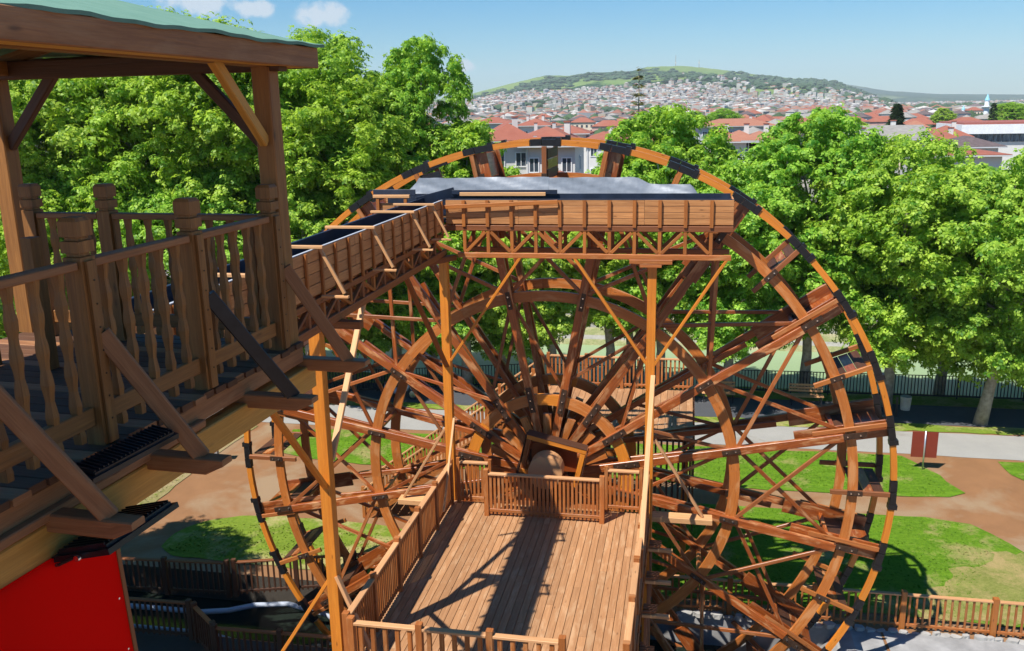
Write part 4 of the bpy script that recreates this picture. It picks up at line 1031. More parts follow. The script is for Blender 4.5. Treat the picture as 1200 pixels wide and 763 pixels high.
# scooter
s_ = thing('parked_scooter', 'pale blue motor scooter parked in the shade behind the left side of the wheel', 'scooter', (-13.3, 38.7, 0))
for x in (-13.95, -12.65):
    V, F = tube([(x, 38.65, .28), (x, 38.75, .28)], [.28, .28], 18); o = put('wheel', mesh('wheel', V, F, ['tyre_black']), s_)
    V, F = tube([(x, 38.63, .28), (x, 38.77, .28)], [.17, .17], 14); put('rim', mesh('rim', V, F, ['bolt_steel']), o)
V, F = tube([(-14.05, 38.7, .62), (-13.8, 38.7, .55), (-13.5, 38.7, .42), (-13.2, 38.7, .4), (-12.95, 38.7, .55), (-12.8, 38.7, .85)], [.1, .19, .17, .13, .12, .06], 10); put('body', mesh('body', V, F, ['scooter_blue'], smooth=True), s_)
V, F = tube([(-14.05, 38.7, .78), (-13.7, 38.7, .8), (-13.3, 38.7, .72)], [.09, .12, .08], 8); put('seat', mesh('seat', V, F, ['tyre_black'], smooth=True), s_)
V, F = tube([(-12.65, 38.7, .3), (-12.78, 38.7, .7), (-12.9, 38.7, 1.05)], [.05, .06, .05], 8); put('fork', mesh('fork', V, F, ['scooter_blue'], smooth=True), s_)
V, F = tube([(-12.95, 38.38, 1.08), (-12.88, 38.7, 1.03), (-12.95, 39.02, 1.08)], [.02] * 3, 6); put('handlebar', mesh('handlebar', V, F, ['fence_black'], smooth=True), s_)
V, F = tube([(-12.78, 38.7, .92), (-12.72, 38.7, .92)], [.09, .07], 10); put('headlight', mesh('headlight', V, F, ['bolt_steel']), s_)

# ------------------------------------------------------------------ trees
def npmesh(name, V, nface, per, mats, attr=None):
    me = bpy.data.meshes.new(name)
    me.vertices.add(len(V)); me.vertices.foreach_set('co', V.astype(np.float32).ravel())
    me.loops.add(nface * per); me.loops.foreach_set('vertex_index', np.arange(nface * per, dtype=np.int32))
    me.polygons.add(nface); me.polygons.foreach_set('loop_start', np.arange(0, nface * per, per, dtype=np.int32))
    for k in mats: me.materials.append(MT(k))
    if attr is not None:
        at = me.attributes.new('rnd', 'FLOAT', 'FACE'); at.data.foreach_set('value', attr.astype(np.float32))
    me.update(calc_edges=True); return me
def crown_mesh(name, r, h, nclump, per_clump, leaf, mat='leaf_green', seed=1, top_narrow=.75, leaves=5):
    """crown centred at origin, semi axes r (x,y) and h (z): clumps spread through the volume, each carrying leaf rosettes"""
    g = np.random.default_rng(seed)
    c = []
    while len(c) < nclump:
        p = g.uniform(-1, 1, 3); d = np.linalg.norm(p)
        lim = 1.0 + .14 * math.sin(3.1 * p[0] + seed) * math.cos(2.7 * p[1] + seed * 1.7) + .12 * math.sin(5 * p[2] + seed * 2.1)
        if d > lim or (d < .62 and g.random() < .88): continue
        k = 1 - (1 - top_narrow) * max(0, p[2])
        c.append((p[0] * r * k, p[1] * r * k, p[2] * h))
    c = np.array(c); cr = g.uniform(.06, .13, len(c)) * r
    n_ = len(c) * per_clump
    ci = np.repeat(np.arange(len(c)), per_clump)
    d = g.normal(size=(n_, 3)); d[:, 2] += .35; d /= np.linalg.norm(d, axis=1)[:, None]
    rad = cr[ci] * (1 - .45 * g.random(n_) ** 2)
    pos = c[ci] + d * rad[:, None] * np.array([1.25, 1.25, .75])
    # twigs that stick out past the clump
    stick = g.random(n_) < .14; pos[stick] += d[stick] * (cr[ci][stick] * g.uniform(.2, .8, stick.sum()))[:, None]
    # rosette normal: outwards and up
    nrm = d * .9 + np.array([-.2, -.25, .7]) + g.normal(size=(n_, 3)) * .35; nrm /= np.linalg.norm(nrm, axis=1)[:, None]
    t1 = np.cross(nrm, g.normal(size=(n_, 3))); t1 /= np.linalg.norm(t1, axis=1)[:, None]; t2 = np.cross(nrm, t1)
    V = np.zeros((n_, leaves, 4, 3)); A = np.zeros((n_, leaves)); base = g.random(n_)
    for k in range(leaves):
        a = 2 * pi * k / leaves + g.uniform(-.4, .4, n_); u = t1 * np.cos(a)[:, None] + t2 * np.sin(a)[:, None]; v = np.cross(nrm, u)
        L = leaf * g.uniform(.65, 1.25, n_)[:, None]; dr = -g.uniform(.1, .55, n_)[:, None]
        s = pos + u * L * .12
        V[:, k, 0] = s
        V[:, k, 1] = s + u * L * .5 + v * L * .34 + nrm * L * dr * .25
        V[:, k, 2] = s + u * L + nrm * L * dr
        V[:, k, 3] = s + u * L * .5 - v * L * .34 + nrm * L * dr * .25
        A[:, k] = base * .6 + g.random(n_) * .4
    return npmesh(name, V.reshape(-1, 3), n_ * leaves, 4, [mat], A.ravel()), c
CR = []
for i, (r, h, nc, pc) in enumerate(((4.9, 5.6, 540, 54), (4.4, 5.0, 460, 52), (4.0, 4.4, 410, 52), (3.6, 4.9, 390, 52), (4.3, 4.0, 430, 52))):
    CR.append((crown_mesh('crown', r, h, nc, pc, .152, seed=11 + i), r, h))
def tree(label, x, y, ztop, kind, sc=1.0, lean=(0, 0), rz=None, group=None, base=0.0, cat='tree', trunk_r=.22, zs=1.0):
    (me, cl), r, h = CR[kind]
    rz = random.uniform(0, 6.28) if rz is None else rz
    t = thing('plane_tree', label, cat, (x, y, base), group)
    cz = ztop - h * sc * zs * .98
    cc = Vector((x + lean[0], y + lean[1], cz))
    m_ = Matrix.Translation(cc) @ Matrix.Rotation(rz, 4, 'Z') @ Matrix.Diagonal((sc, sc, sc * zs, 1))
    put('crown', me, t, m_)
    zb = cz - h * sc * zs * .55
    V, F = tube([(x, y, base - .05), (x + lean[0] * .15 + .08, y, base + (zb - base) * .35), (x + lean[0] * .5 - .06, y + lean[1] * .5, base + (zb - base) * .7), (cc.x, cc.y, zb), (cc.x + .1, cc.y, cz + h * sc * .3)], [trunk_r * 1.35, trunk_r, trunk_r * .85, trunk_r * .7, trunk_r * .25], 10)
    put('trunk', mesh('trunk', V, F, ['bark'], smooth=True), t)
    q = MB(); g = random.Random(int(x * 100 + y))
    for k in range(9):
        c = m_ @ Vector(cl[(k * 13) % len(cl)]); s0 = Vector((cc.x, cc.y, zb + (cz - zb) * g.uniform(-.1, .9)))
        md = s0.lerp(c, .5) + Vector((g.uniform(-.3, .3), g.uniform(-.3, .3), .3))
        V, F = tube([s0, md, c], [trunk_r * .4, trunk_r * .25, .03], 6); q.add(V, F, 'bark')
    q.build('limbs', t, True)
TG = 'plane trees along the river promenade'
for lb, x, y, zt, kd, sc, ln in (
    ('broad leafy tree filling the left edge behind the pavilion', -34, 40, 17.8, 0, 1.12, (0, 0)),
    ('tall leafy tree framed by the left half of the pavilion opening', -29.3, 38.6, 17.3, 1, 1.12, (0, 0)),
    ('tall leafy tree framed by the middle of the pavilion opening', -25.2, 40.2, 18.3, 0, 1.05, (0, 0)),
    ('tall leafy tree whose top rises just above the pavilion roof', -21.6, 39.0, 17.9, 1, 1.05, (0, 0)),
    ('dense leafy tree just right of the pavilion corner post', -18.3, 41.0, 17.2, 0, .98, (0, -.5)),
    ('dense leafy tree over the upper left rim of the wheel', -16.2, 39.8, 15.7, 1, .98, (0, -.5)),
    ('slim tall tree whose narrow top stands against the sky left of the hill', -12.7, 42.2, 16.5, 3, .74, (0, 0)),
    ('leafy tree filling the notch left of the slim tall tree', -14.4, 41.6, 14.4, 2, .9, (0, 0)),
    ('rounded tree left of the gap where the red roofs show', -10.6, 41.0, 12.6, 2, .95, (0, 0)),
    ('lower leafy tree seen through the spokes above the far deck', -6.5, 42.0, 10.2, 4, .9, (0, -1)),
    ('leafy tree seen through the top of the wheel below the silver sheet', -3.6, 41.8, 10.6, 4, .85, (0, -1)),
    ('tall leafy tree just right of the red roofs, behind the crown of the wheel', -1.2, 42.4, 13.1, 3, 1.05, (0, -1)),
    ('leafy tree behind the upper right rim of the wheel', 2.0, 41.6, 11.6, 1, .9, (0, -.8)),
    ('leafy tree with a pointed top right of the wheel rim', 5.6, 42.3, 12.9, 3, 1.0, (0, -1)),
    ('wide leafy tree in the middle of the right hand row', 9.0, 40.8, 12.4, 1, .98, (0, -.5)),
    ('lower leafy tree between two taller ones in the right hand row', 11.8, 43.0, 10.3, 2, .95, (0, -1)),
    ('yellowish leafy tree with a bent pale trunk at the right', 12.4, 38.8, 11.7, 1, .98, (.9, -.2)),
    ('bright leafy tree cut by the right edge of the photo', 17.0, 40.4, 11.8, 0, .95, (0, 0)),
    ('leafy tree beyond the right edge whose branches reach into the photo', 21.5, 40.0, 11.5, 2, 1.1, (0, 0)),
    ('leafy tree far out on the left behind the pavilion roof posts', -39, 41, 18.2, 1, 1.15, (0, 0))):
    tree(lb, x, y, zt, kd, sc, ln, group=TG, base=(0 if y < 42.7 else -.3), cat='tree', zs=1.35 if 'narrow top' in lb else 1.0)
tree('shaded leafy tree low behind the left rim of the wheel', -17.0, 37.0, 10.4, 2, .75, (0, 0), group=TG)
tree('shaded leafy tree low behind the pavilion balusters', -22.5, 37.2, 11.5, 1, .95, (0, 0), group=TG)
tree('low leafy tree at the far left behind the pavilion railing', -28.5, 36.9, 11.5, 4, 1.0, (0, 0), group=TG)
tree('leafy tree beside the pavilion tower whose shade falls on the pool, farther one', -19.5, 16.0, 12.5, 1, .95, (0, 0), group=TG)
tree('leafy tree beside the pavilion tower whose shade falls on the pool, nearer one', -14.6, 12.6, 11.8, 2, 1.0, (0, 0), group=TG)
tree('low leafy tree below the left end of the flume, seen between post and spokes', -15.4, 41.5, 8.4, 4, .84, (0, 0), group=TG)
tree('low leafy tree seen through the upper left spokes of the wheel', -12.0, 41.9, 8.2, 2, .84, (0, 0), group=TG)
tree('low leafy tree seen between the left orange post and the middle ring', -9.0, 42.2, 8.0, 4, .80, (0, 0), group=TG)
tree('low leafy tree behind the flume just right of the pavilion floor', -19.0, 41.6, 8.6, 2, .88, (0, 0), group=TG)
tree('low leafy tree behind the right orange post, above the far deck rail', -2.6, 42.3, 8.6, 2, .72, (0, 0), group=TG)
# bare conifer beyond the river
def conifer(label, x, y, z0, h, r, mat, dens, droop, seed, trunk='bark', leafs=.35):
    t = thing('conifer_tree', label, 'conifer', (x, y, z0)); g = np.random.default_rng(seed)
    V, F = tube([(x, y, z0), (x + .05, y, z0 + h * .5), (x, y, z0 + h)], [r * .09 + .05, r * .06 + .03, .02], 7); put('trunk', mesh('trunk', V, F, [trunk]), t)
    n_ = dens; f = g.random(n_) ** .8; ang = g.uniform(0, 2 * pi, n_)
    layer = np.round(f * 26) / 26; rad = r * (1 - layer) ** .8 * g.uniform(.15, 1, n_) ** .6 * (1 + .25 * np.sin(ang * 3 + layer * 40))
    c = np.stack([x + rad * np.cos(ang), y + rad * np.sin(ang), z0 + h * .12 + h * .88 * layer - droop * rad + g.normal(size=n_) * .05 * r], 1)
    s = leafs * g.uniform(.5, 1.2, n_)[:, None]; d = np.stack([np.cos(ang), np.sin(ang), np.full(n_, -.4)], 1); e = np.cross(d, np.array([0, 0, 1.])) + g.normal(size=(n_, 3)) * .3
    V = np.stack([c, c + d * s * .5 + e * s * .25, c + d * s, c + d * s * .5 - e * s * .25], 1).reshape(-1, 3)
    put('foliage', npmesh('foliage', V, n_, 4, [mat], g.random(n_)), t)
conifer('thin sparse brownish conifer that sticks up above the town left of centre', -3.36, 60, .4, 15.4, 1.35, 'leaf_brown', 700, .25, 3, leafs=.36)
conifer('dark dense conifer standing among the red roofs at the right', 35.4, 170, 0, 12.8, 2.6, 'leaf_dark', 3500, .1, 4, leafs=.9)
conifer('small dark conifer near the mosque at the far right', 81, 270, 0, 12.5, 1.6, 'leaf_dark', 900, .1, 5, leafs=.9)
conifer('small conifer poking up before the wide red roof', 16.0, 105, 0, 11.3, .8, 'leaf_dark', 500, .1, 6, leafs=.6)

# ------------------------------------------------------------------ town across the river
def window(parent, c, nrm, w_=1.0, h_=1.3, frame='frame_white'):
    """frame with a pane; nrm is the unit outward normal in the horizontal plane"""
    rz = math.atan2(nrm[1], nrm[0]) + pi / 2
    key = ('win', round(w_, 2), round(h_, 2))
    if key not in BC:
        q = MB(); t = .09
        q.box((0, -.03, h_ / 2 - t / 2), (w_, .08, t), frame); q.box((0, -.03, -h_ / 2 + t / 2), (w_, .1, t), frame)
        for s_ in (-1, 1): q.box((s_ * (w_ / 2 - t / 2), -.03, 0), (t, .08, h_ - 2 * t), frame)
        q.box((0, -.03, 0), (.06, .06, h_ - 2 * t), frame)
        p = MB(); p.box((0, -.0, 0), (w_ - 2 * t, .04, h_ - 2 * t), 'window_glass')
        BC[key] = (q.mesh('window'), p.mesh('pane'))
    m_ = Matrix.Translation(c) @ Matrix.Rotation(rz, 4, 'Z')
    o = put('window', BC[key][0], parent, m_); put('pane', BC[key][1], o, m_)
def house(label, x, y, w_, d, ze, rh, rz=0, wall='wall_white', roof='red_tiles', ov=.6, wins=2, gable=False, z0=0, group=None, chim=1, ww=1.0, name='house', side=True, lean=0):
    t = thing(name, label, 'house', (x, y, z0), group)
    m_ = Matrix.Translation((x, y, 0)) @ Matrix.Rotation(rz, 4, 'Z')
    q = MB(); q.box((0, 0, (ze + z0) / 2), (w_, d, ze - z0), wall); put('wall', q.mesh('wall'), t, m_)
    a, b_ = w_ / 2 + ov, d / 2 + ov; e = .18
    q = MB()
    if gable: rx = a
    else: rx = max(0, a - b_) if a > b_ else 0
    ry = 0 if a >= b_ or gable else b_ - a
    V = [(-a, -b_, ze), (a, -b_, ze), (a, b_, ze), (-a, b_, ze), (-a, -b_, ze + e), (a, -b_, ze + e), (a, b_, ze + e), (-a, b_, ze + e)]
    if ry: V += [(0, -ry, ze + rh), (0, ry, ze + rh)]; F = [(4, 5, 8), (6, 7, 9), (5, 6, 9, 8), (7, 4, 8, 9)]
    else: V += [(-rx, 0, ze + rh), (rx, 0, ze + rh)]; F = [(4, 5, 9, 8), (6, 7, 8, 9), (5, 6, 9), (7, 4, 8)]
    F = F + [(3, 2, 1, 0), (0, 1, 5, 4), (1, 2, 6, 5), (2, 3, 7, 6), (3, 0, 4, 7)]
    q.add(V, F, roof); o = put('roof', q.mesh('roof'), t, m_)
    q = MB(); q.box((0, -b_ - .06, ze + .06), (2 * a, .1, .12), 'wall_grey'); q.cyl((-w_ / 2 + .2, -d / 2 - .08, z0), (-w_ / 2 + .2, -d / 2 - .08, ze), .06, .06, 'wall_grey', 6); put('gutter', q.mesh('gutter'), t, m_)
    for k in range(chim):
        q = MB(); cx_ = w_ * (.22 if k == 0 else -.3); q.box((cx_, d * .12, ze + rh * .55 + .5), (.5, .5, 1.3), 'wall_white'); q.box((cx_, d * .12, ze + rh * .55 + 1.2), (.62, .62, .12), 'red_tiles'); put('chimney', q.mesh('chimney'), o, m_)
    if wins:
        nf = max(1, int((ze - z0) / 3)); 
        for fl_ in range(max(0, nf - 2), nf):
            zc = z0 + 1.7 + fl_ * 3 if nf > 1 else ze - 1.3
            zc = ze - 1.5 - (nf - 1 - fl_) * 2.9
            for k in range(wins):
                xl_ = -w_ / 2 + w_ * (k + .5) / wins
                p = m_ @ Vector((xl_, -d / 2 - .01, zc)); nn = (m_.to_3x3() @ Vector((0, -1, 0)))
                window(t, p, nn, ww, 1.3)
            if side:
                for sg in (-1, 1):
                    p = m_ @ Vector((sg * (w_ / 2 + .01), 0, zc)); nn = (m_.to_3x3() @ Vector((sg, 0, 0))); window(t, p, nn, ww, 1.3)
    return t
house('white house with red hip roof seen under the top of the wheel rim', -11.6, 79, 4.2, 6.5, 10.2, 1.5, 0, wins=3, ww=.9)
house('white house with a long red roof rising at the left of the rooftop gap', -16.6, 82, 3.8, 10, 10.6, 1.6, .25, wins=2)
house('low annex with a small red hip roof in front of the white house', -10.3, 72, 3.6, 4, 7.2, 1.3, 0, wins=2, chim=0)
house('white house with a tidy red pyramid roof, right of the rooftop gap', -16.7, 130, 4.6, 5, 9.75, 1.1, 0, wins=1, chim=0)
house('white house with a low red roof behind the trees right of the pyramid roof', -12.0, 128, 4.2, 6, 8.9, 1.2, 0, wins=2)
house('house with a pink red pyramid roof farther back in the rooftop gap', -30.4, 180, 6, 7, 10.0, 1.5, 0, wins=2, chim=2)
house('house with a long low red roof at the left end of the rooftop gap', -43.3, 200, 9, 9, 10.3, 1.5, 0, wins=4)
house('pinkish house with terraces between the two nearer red roofs', -22.0, 140, 5.5, 6, 9.2, 1.5, .2, wall='wall_pink', wins=2, chim=2)
house('long house with orange red roof behind the upper right trees', 9.2, 200, 15.5, 9, 8.9, 1.6, .05, wins=6, wall='wall_grey', roof='rust_tiles')
house('white house with bright orange roof above the treetops right of centre', 5.2, 101, 3.4, 6, 9.5, 1.2, 0, wins=2, roof='rust_tiles')
house('dark red rendered house with white dormer front above the treetops', 7.3, 100.5, 3.0, 5, 9.6, 1.0, 0, wall='wall_brown', wins=2, roof='rust_tiles')
house('brownish house with a low roof left of the bright orange one', 4.3, 130, 3.0, 6, 9.0, 1.1, 0, wall='wall_brown', wins=2)
house('big house with a very wide orange red roof', 21.5, 180, 8.2, 12, 7.9, 2.8, .35, wall='wall_cream', wins=3)
house('pinkish house just right of the very wide roof', 30.5, 200, 4.5, 8, 8.5, 1.8, 0, wall='wall_pink', wins=2)
house('long low building with a grey roof at the right', 21.6, 113, 8.6, 10, 9.15, 1.55, .02, wall='wall_grey', roof='grey_roof', wins=4, gable=True, chim=2)
house('small house with grey roof and orange gable at the left end of the grey building', 18.0, 104, 3.0, 6, 8.6, 1.5, .3, wall='wall_pink', roof='grey_roof', wins=1)
house('white gabled house with stepped red roofs right of the grey roof', 32.9, 128, 4.4, 6, 8.7, 1.5, -.1, wins=2, gable=False)
house('low red roofed house in front of the white gabled one', 30.3, 118, 3.4, 6, 8.2, 1.4, 0, wins=2)
house('house with a dark brown hip roof at the right', 28.0, 101, 4.2, 6, 8.7, 1.1, .05, wall='wall_white', roof='dark_roof', wins=2, chim=0)
house('white walled building with a flat red eave just above the right hand treetops', 23.8, 89, 5.6, 8, 8.6, .6, 0, wins=0, roof='red_tiles', chim=0)
# modern glass hall
mb_ = thing('modern_hall', 'modern white hall with a long band of glass at the right edge', 'building', (52, 158, 0))
q = MB(); q.box((52.5, 158, 3.6), (22, 14, 7.2), 'wall_white'); q.build('wall', mb_)
q = MB(); q.box((52.3, 157.6, 9.0), (23, 15, 1.4), 'paint_white'); q.build('roof_fascia', mb_)
q = MB(); q.box((52.3, 157.6, 9.85), (22.4, 14.4, .3), 'wall_brown'); q.build('roof', mb_)
for k in range(16):
    q = MB(); q.box((42.6 + k * 1.22, 150.96, 7.7), (1.12, .1, 1.3), 'facade_glass'); put('pane', q.mesh('pane'), mb_)
q = MB(); q.box((52.5, 158, 7.75), (21.6, 13.8, 1.1), 'wall_grey'); q.build('glass_band_core', mb_)
# minarets
def minaret(label, x, y, h, r):
    t = thing('minaret', label, 'minaret', (x, y, 0))
    q = MB(); q.cyl((x, y, 0), (x, y, h * .60), r, r * .9, 'minaret_white', 12); q.build('shaft', t)
    q = MB(); q.cyl((x, y, h * .58), (x, y, h * .60), r * 1.1, r * 1.8, 'minaret_white', 12); q.cyl((x, y, h * .60), (x, y, h * .63), r * 1.8, r * 1.8, 'minaret_white', 12); q.build('balcony', t)
    q = MB(); q.cyl((x, y, h * .63), (x, y, h * .80), r * .8, r * .75, 'minaret_white', 12); q.build('upper_shaft', t)
    q = MB(); q.cyl((x, y, h * .80), (x, y, h), r * .95, .05, 'minaret_blue', 12); q.build('spire', t)
minaret('tall white minaret with a pointed cap on the right horizon', 146.6, 500, 16.2, 1.4)
minaret('shorter slim white minaret left of the tall one', 139.8, 515, 10.6, 1.0)
# crowns for town trees
def blob_tree(label, x, y, z0, top, kd, sc, group=None):
    (me, cl), r, h = CR[kd]; t = thing('leafy_tree', label, 'tree', (x, y, z0), group)
    put('crown', me, t, Matrix.Translation((x, y, top - h * sc * .8)) @ Matrix.Rotation(x, 4, 'Z') @ Matrix.Diagonal((sc * 1.2, sc * 1.2, sc * .8, 1)))
    V, F = tube([(x, y, z0), (x, y, top - h * sc * .7)], [.4, .25], 7); put('trunk', mesh('trunk', V, F, ['bark']), t)
blob_tree('round dark green tree on the skyline of the town right of centre', 9, 262, 0, 12.8, 1, .95)
blob_tree('smaller green tree left of the round dark one', 1, 258, 0, 11.8, 2, .7)
blob_tree('round bush like tree left of the dark conifer', 25.3, 150, 0, 11.1, 2, .5)
for i in range(6): blob_tree(('green tree beside the tall minaret', 'green tree right of the tall minaret', 'green tree over the left end of the glass hall', 'green tree over the middle of the glass hall', 'green tree near the right edge above the glass hall', 'dark green tree left of the small conifer')[i], (88, 92, 97, 102, 108, 76)[i], 280 + i * 4, 0, 12.6 - .3 * i, i % 3, .75)

for i in range(13):
    x_ = -34 + i * 5.2; blob_tree(('leafy tree on the far river bank behind the left end of the railing', 'leafy far bank tree behind the pavilion corner', 'leafy far bank tree behind the flume corner', 'leafy far bank tree below the slim tall tree', 'leafy far bank tree left of the white house', 'low leafy far bank tree under the white house', 'low leafy far bank tree behind the wheel crown', 'leafy far bank tree behind the upper right rim', 'leafy far bank tree right of the wheel', 'leafy far bank tree left of the red sign', 'leafy far bank tree above the red sign', 'leafy far bank tree behind the leaning trunk', 'leafy far bank tree at the right edge')[i], x_, 62 + (i * 7 % 5), .4, 7.2 + (i * 5 % 4) * .6, (1, 2, 4, 0)[i % 4], .82)
# houses of the plain: the nearest ones singly, the rest as one mass
az0, az1 = -18, 19
def small_house_mesh(i):
    q = MB(); wv = ('wall_white', 'wall_cream', 'wall_white', 'wall_pink', 'wall_grey', 'wall_white')[i % 6]; rv = ('red_tiles', 'rust_tiles', 'grey_roof', 'dark_roof', 'red_tiles', 'grey_roof')[(i * 5 + 1) % 6]
    w_, d, h, r = ((9, 8, 8, 2), (12, 9, 9, 2.2), (8, 8, 9.5, 1.8), (14, 9, 7.5, 2.2), (10, 10, 9, 2), (11, 8, 8.5, 2))[i % 6]
    q.box((0, 0, h / 2), (w_, d, h), wv); a, b_ = w_ / 2 + .5, d / 2 + .5; rx = max(0, a - b_)
    q.add([(-a, -b_, h), (a, -b_, h), (a, b_, h), (-a, b_, h), (-rx, 0, h + r), (rx, 0, h + r)], [(3, 2, 1, 0), (0, 1, 5, 4), (2, 3, 4, 5), (1, 2, 5), (3, 0, 4)], rv)
    # window bands proud of the wall
    for z in (2.0, 4.9, 7.2):
        if z < h - .8:
            for k in range(int(w_ // 2.4)):
                q.box((-w_ / 2 + 1.3 + k * 2.4, -d / 2 - .02, z), (1.0, .06, 1.2), 'window_glass')
    return q.mesh('small_house'), (wv, rv)
SH = [small_house_mesh(i) for i in range(6)]
cname = {'wall_white': 'white', 'wall_cream': 'cream', 'wall_pink': 'pinkish', 'wall_grey': 'grey', 'red_tiles': 'red tiled', 'rust_tiles': 'orange tiled', 'dark_roof': 'dark', 'grey_roof': 'grey'}
placed = []; THL = []
heroes = [(o.location.x, o.location.y) for o in COL.objects if o.get('category') in ('house', 'building')]
cnt = 0; tries = 0
g = random.Random(5)
while cnt < 250 and tries < 20000:
    tries += 1
    az = math.radians(g.uniform(az0, az1)); d = 150 + 560 * g.random() ** 1.0 * (.25 + .75 * cnt / 250)
    x, y = d * math.sin(az), d * math.cos(az)
    if any((x - a) ** 2 + (y - b_) ** 2 < 190 for a, b_ in placed) or any(abs(x - a) < 13 and abs(y - b_) < 22 for a, b_ in heroes): continue
    placed.append((x, y)); i = g.randrange(6); me, (wv, rv) = SH[i]
    o = put('town_house', me, None, Matrix.Translation((x, y, -.25)) @ Matrix.Rotation(g.choice((0, .2, -.3, pi / 2, 1.2)), 4, 'Z') @ Matrix.Diagonal((g.uniform(.62, .9), g.uniform(.62, .9), g.uniform(.58, .95), 1)))
    band = min(7, int((d - 150) / 72)); THL.append((band, cname[wv], cname[rv], az, o)); tag(o, None, 'house', 'separate houses on the plain across the river')
    cnt += 1

ORD = 'leftmost,second from left,third from left,fourth from left,fifth from left,sixth from left,seventh from left,eighth from left,ninth from left,tenth from left,eleventh from left,twelfth from left,thirteenth from left,fourteenth from left,fifteenth from left,sixteenth from left,seventeenth from left,eighteenth from left,nineteenth from left,twentieth from left'.split(',')
BAND = ('nearest', 'second nearest', 'third nearest', 'fourth nearest', 'fifth nearest', 'sixth nearest', 'second farthest', 'farthest')
grp = {}
for b_, wc, rc, az, o in sorted(THL, key=lambda t: t[3]): grp.setdefault((b_, wc, rc), []).append(o)
for (b_, wc, rc), os_ in grp.items():
    for k, o in enumerate(os_): o['label'] = f'{ORD[min(k, 19)]} {wc} house with {rc} roof in the {BAND[b_]} row' if len(os_) > 1 else f'only {wc} house with {rc} roof in the {BAND[b_]} row'
# ------------------------------------------------------------------ hills
FR = [(-60, 1.2), (-45, .9), (-30, .5), (-20.1, .35), (-16.4, .6), (-14, .87), (-13.2, 1.06), (-11.05, 1.55), (-8.92, 2.0), (-7.5, 1.93), (-6.3, 2.1), (-3.67, 2.14), (-2.63, 2.36), (-.58, 2.36), (1.97, 2.04), (4.47, 1.6), (6.9, 1.36), (8.35, 1.12), (10.27, .3), (11.6, -.2), (14, -.6), (20, -.5), (40, -.4), (60, .6)]
BK = [(-60, .8), (-40, .6), (-16, .4), (-5, .6), (4.5, .83), (7.4, 1.2), (9.3, .98), (11.2, .6), (13.9, .36), (18.1, .22), (25, .2), (40, .5), (60, .8)]
def itp(tb, a): return float(np.interp(a, [t[0] for t in tb], [t[1] for t in tb]))
def nz2(x, y):
    return (math.sin(x * .0031 + 1.3) * math.cos(y * .0027) + .5 * math.sin(x * .0077 + y * .0051 + 2) + .25 * math.sin(x * .017 - y * .013) + .13 * math.sin(x * .041 + y * .037))
def hz_(az, d, tb, d0, d1, amp):
    el = itp(tb, az); R = d1 * (1 + .04 * math.sin(az * .35)); H = R * math.tan(math.radians(el)) + CAMZ
    t = (d - d0) / (R - d0)
    if t <= 0: return -2.5 + min(0, 0)
    if t <= 1: s = (t ** 1.12) * (1 - .16 * math.sin(pi * t)) 
    else: s = max(0, 1 - (t - 1) * 1.3)
    x, y = d * math.sin(math.radians(az)), d * math.cos(math.radians(az))
    k = math.sin(pi * min(1, t)) if t < 1 else 0
    return -2.5 + (H + 2.5) * s + amp * nz2(x, y) * k + .035 * amp * nz2(x * 3.3, y * 2.9) * min(1, t * 4)
def hills(name, tb, d0, d1, dmax, nd, amp, mat, da):
    azs = np.arange(-60, 60.01, da); ds = np.concatenate([np.linspace(d0, d1 * .93, nd), np.linspace(d1 * .945, d1 * 1.06, 12), np.linspace(d1 * 1.12, dmax, 6)])
    V = []; F = []; n_ = len(ds)
    for a in azs:
        for d in ds: V.append((d * math.sin(math.radians(a)), d * math.cos(math.radians(a)), hz_(a, d, tb, d0, d1, amp)))
    for i in range(len(azs) - 1):
        for j in range(n_ - 1): F.append((i * n_ + j, (i + 1) * n_ + j, (i + 1) * n_ + j + 1, i * n_ + j + 1))
    me = mesh(name, V, F, [mat], smooth=True)
    tag(put(name, me, None), kind='structure')
hills('hillside', FR, 1000, 3300, 4700, 44, 10, 'hill_land', .3)
hills('far_hills', BK, 4800, 7200, 9800, 22, 16, 'far_hill_land', .5)
# distant town on plain and hillside: one mass of small houses
V = []; F = []; MI = []
for nm_, cc_ in (('far_white', (.46, .44, .41)), ('far_cream', (.40, .34, .27)), ('far_pink', (.36, .26, .22)), ('far_red', (.27, .115, .08)), ('far_rust', (.30, .16, .11)), ('far_dark', (.12, .10, .10)), ('far_grey', (.30, .31, .32)), ('far_grey_roof', (.24, .23, .22))): simple(nm_, cc_, .9, 0, .02, .25)
mats_ = ['far_white', 'far_cream', 'far_pink', 'far_red', 'far_rust', 'far_dark', 'far_grey', 'far_grey_roof']
def add_house(x, y, z, w_, d, h, r, rz, wm, rm):
    c, s = math.cos(rz), math.sin(rz); o = len(V)
    for zz in (z - 3, z + h):
        for a, b_ in ((-1, -1), (1, -1), (1, 1), (-1, 1)):
            V.append((x + a * w_ / 2 * c - b_ * d / 2 * s, y + a * w_ / 2 * s + b_ * d / 2 * c, zz))
    V.append((x, y, z + h + r))
    F.extend([(o, o + 1, o + 5, o + 4), (o + 1, o + 2, o + 6, o + 5), (o + 2, o + 3, o + 7, o + 6), (o + 3, o, o + 4, o + 7), (o + 4, o + 5, o + 8), (o + 5, o + 6, o + 8), (o + 6, o + 7, o + 8), (o + 7, o + 4, o + 8)])
    MI.extend([wm] * 4 + [rm] * 4)
g = random.Random(9)
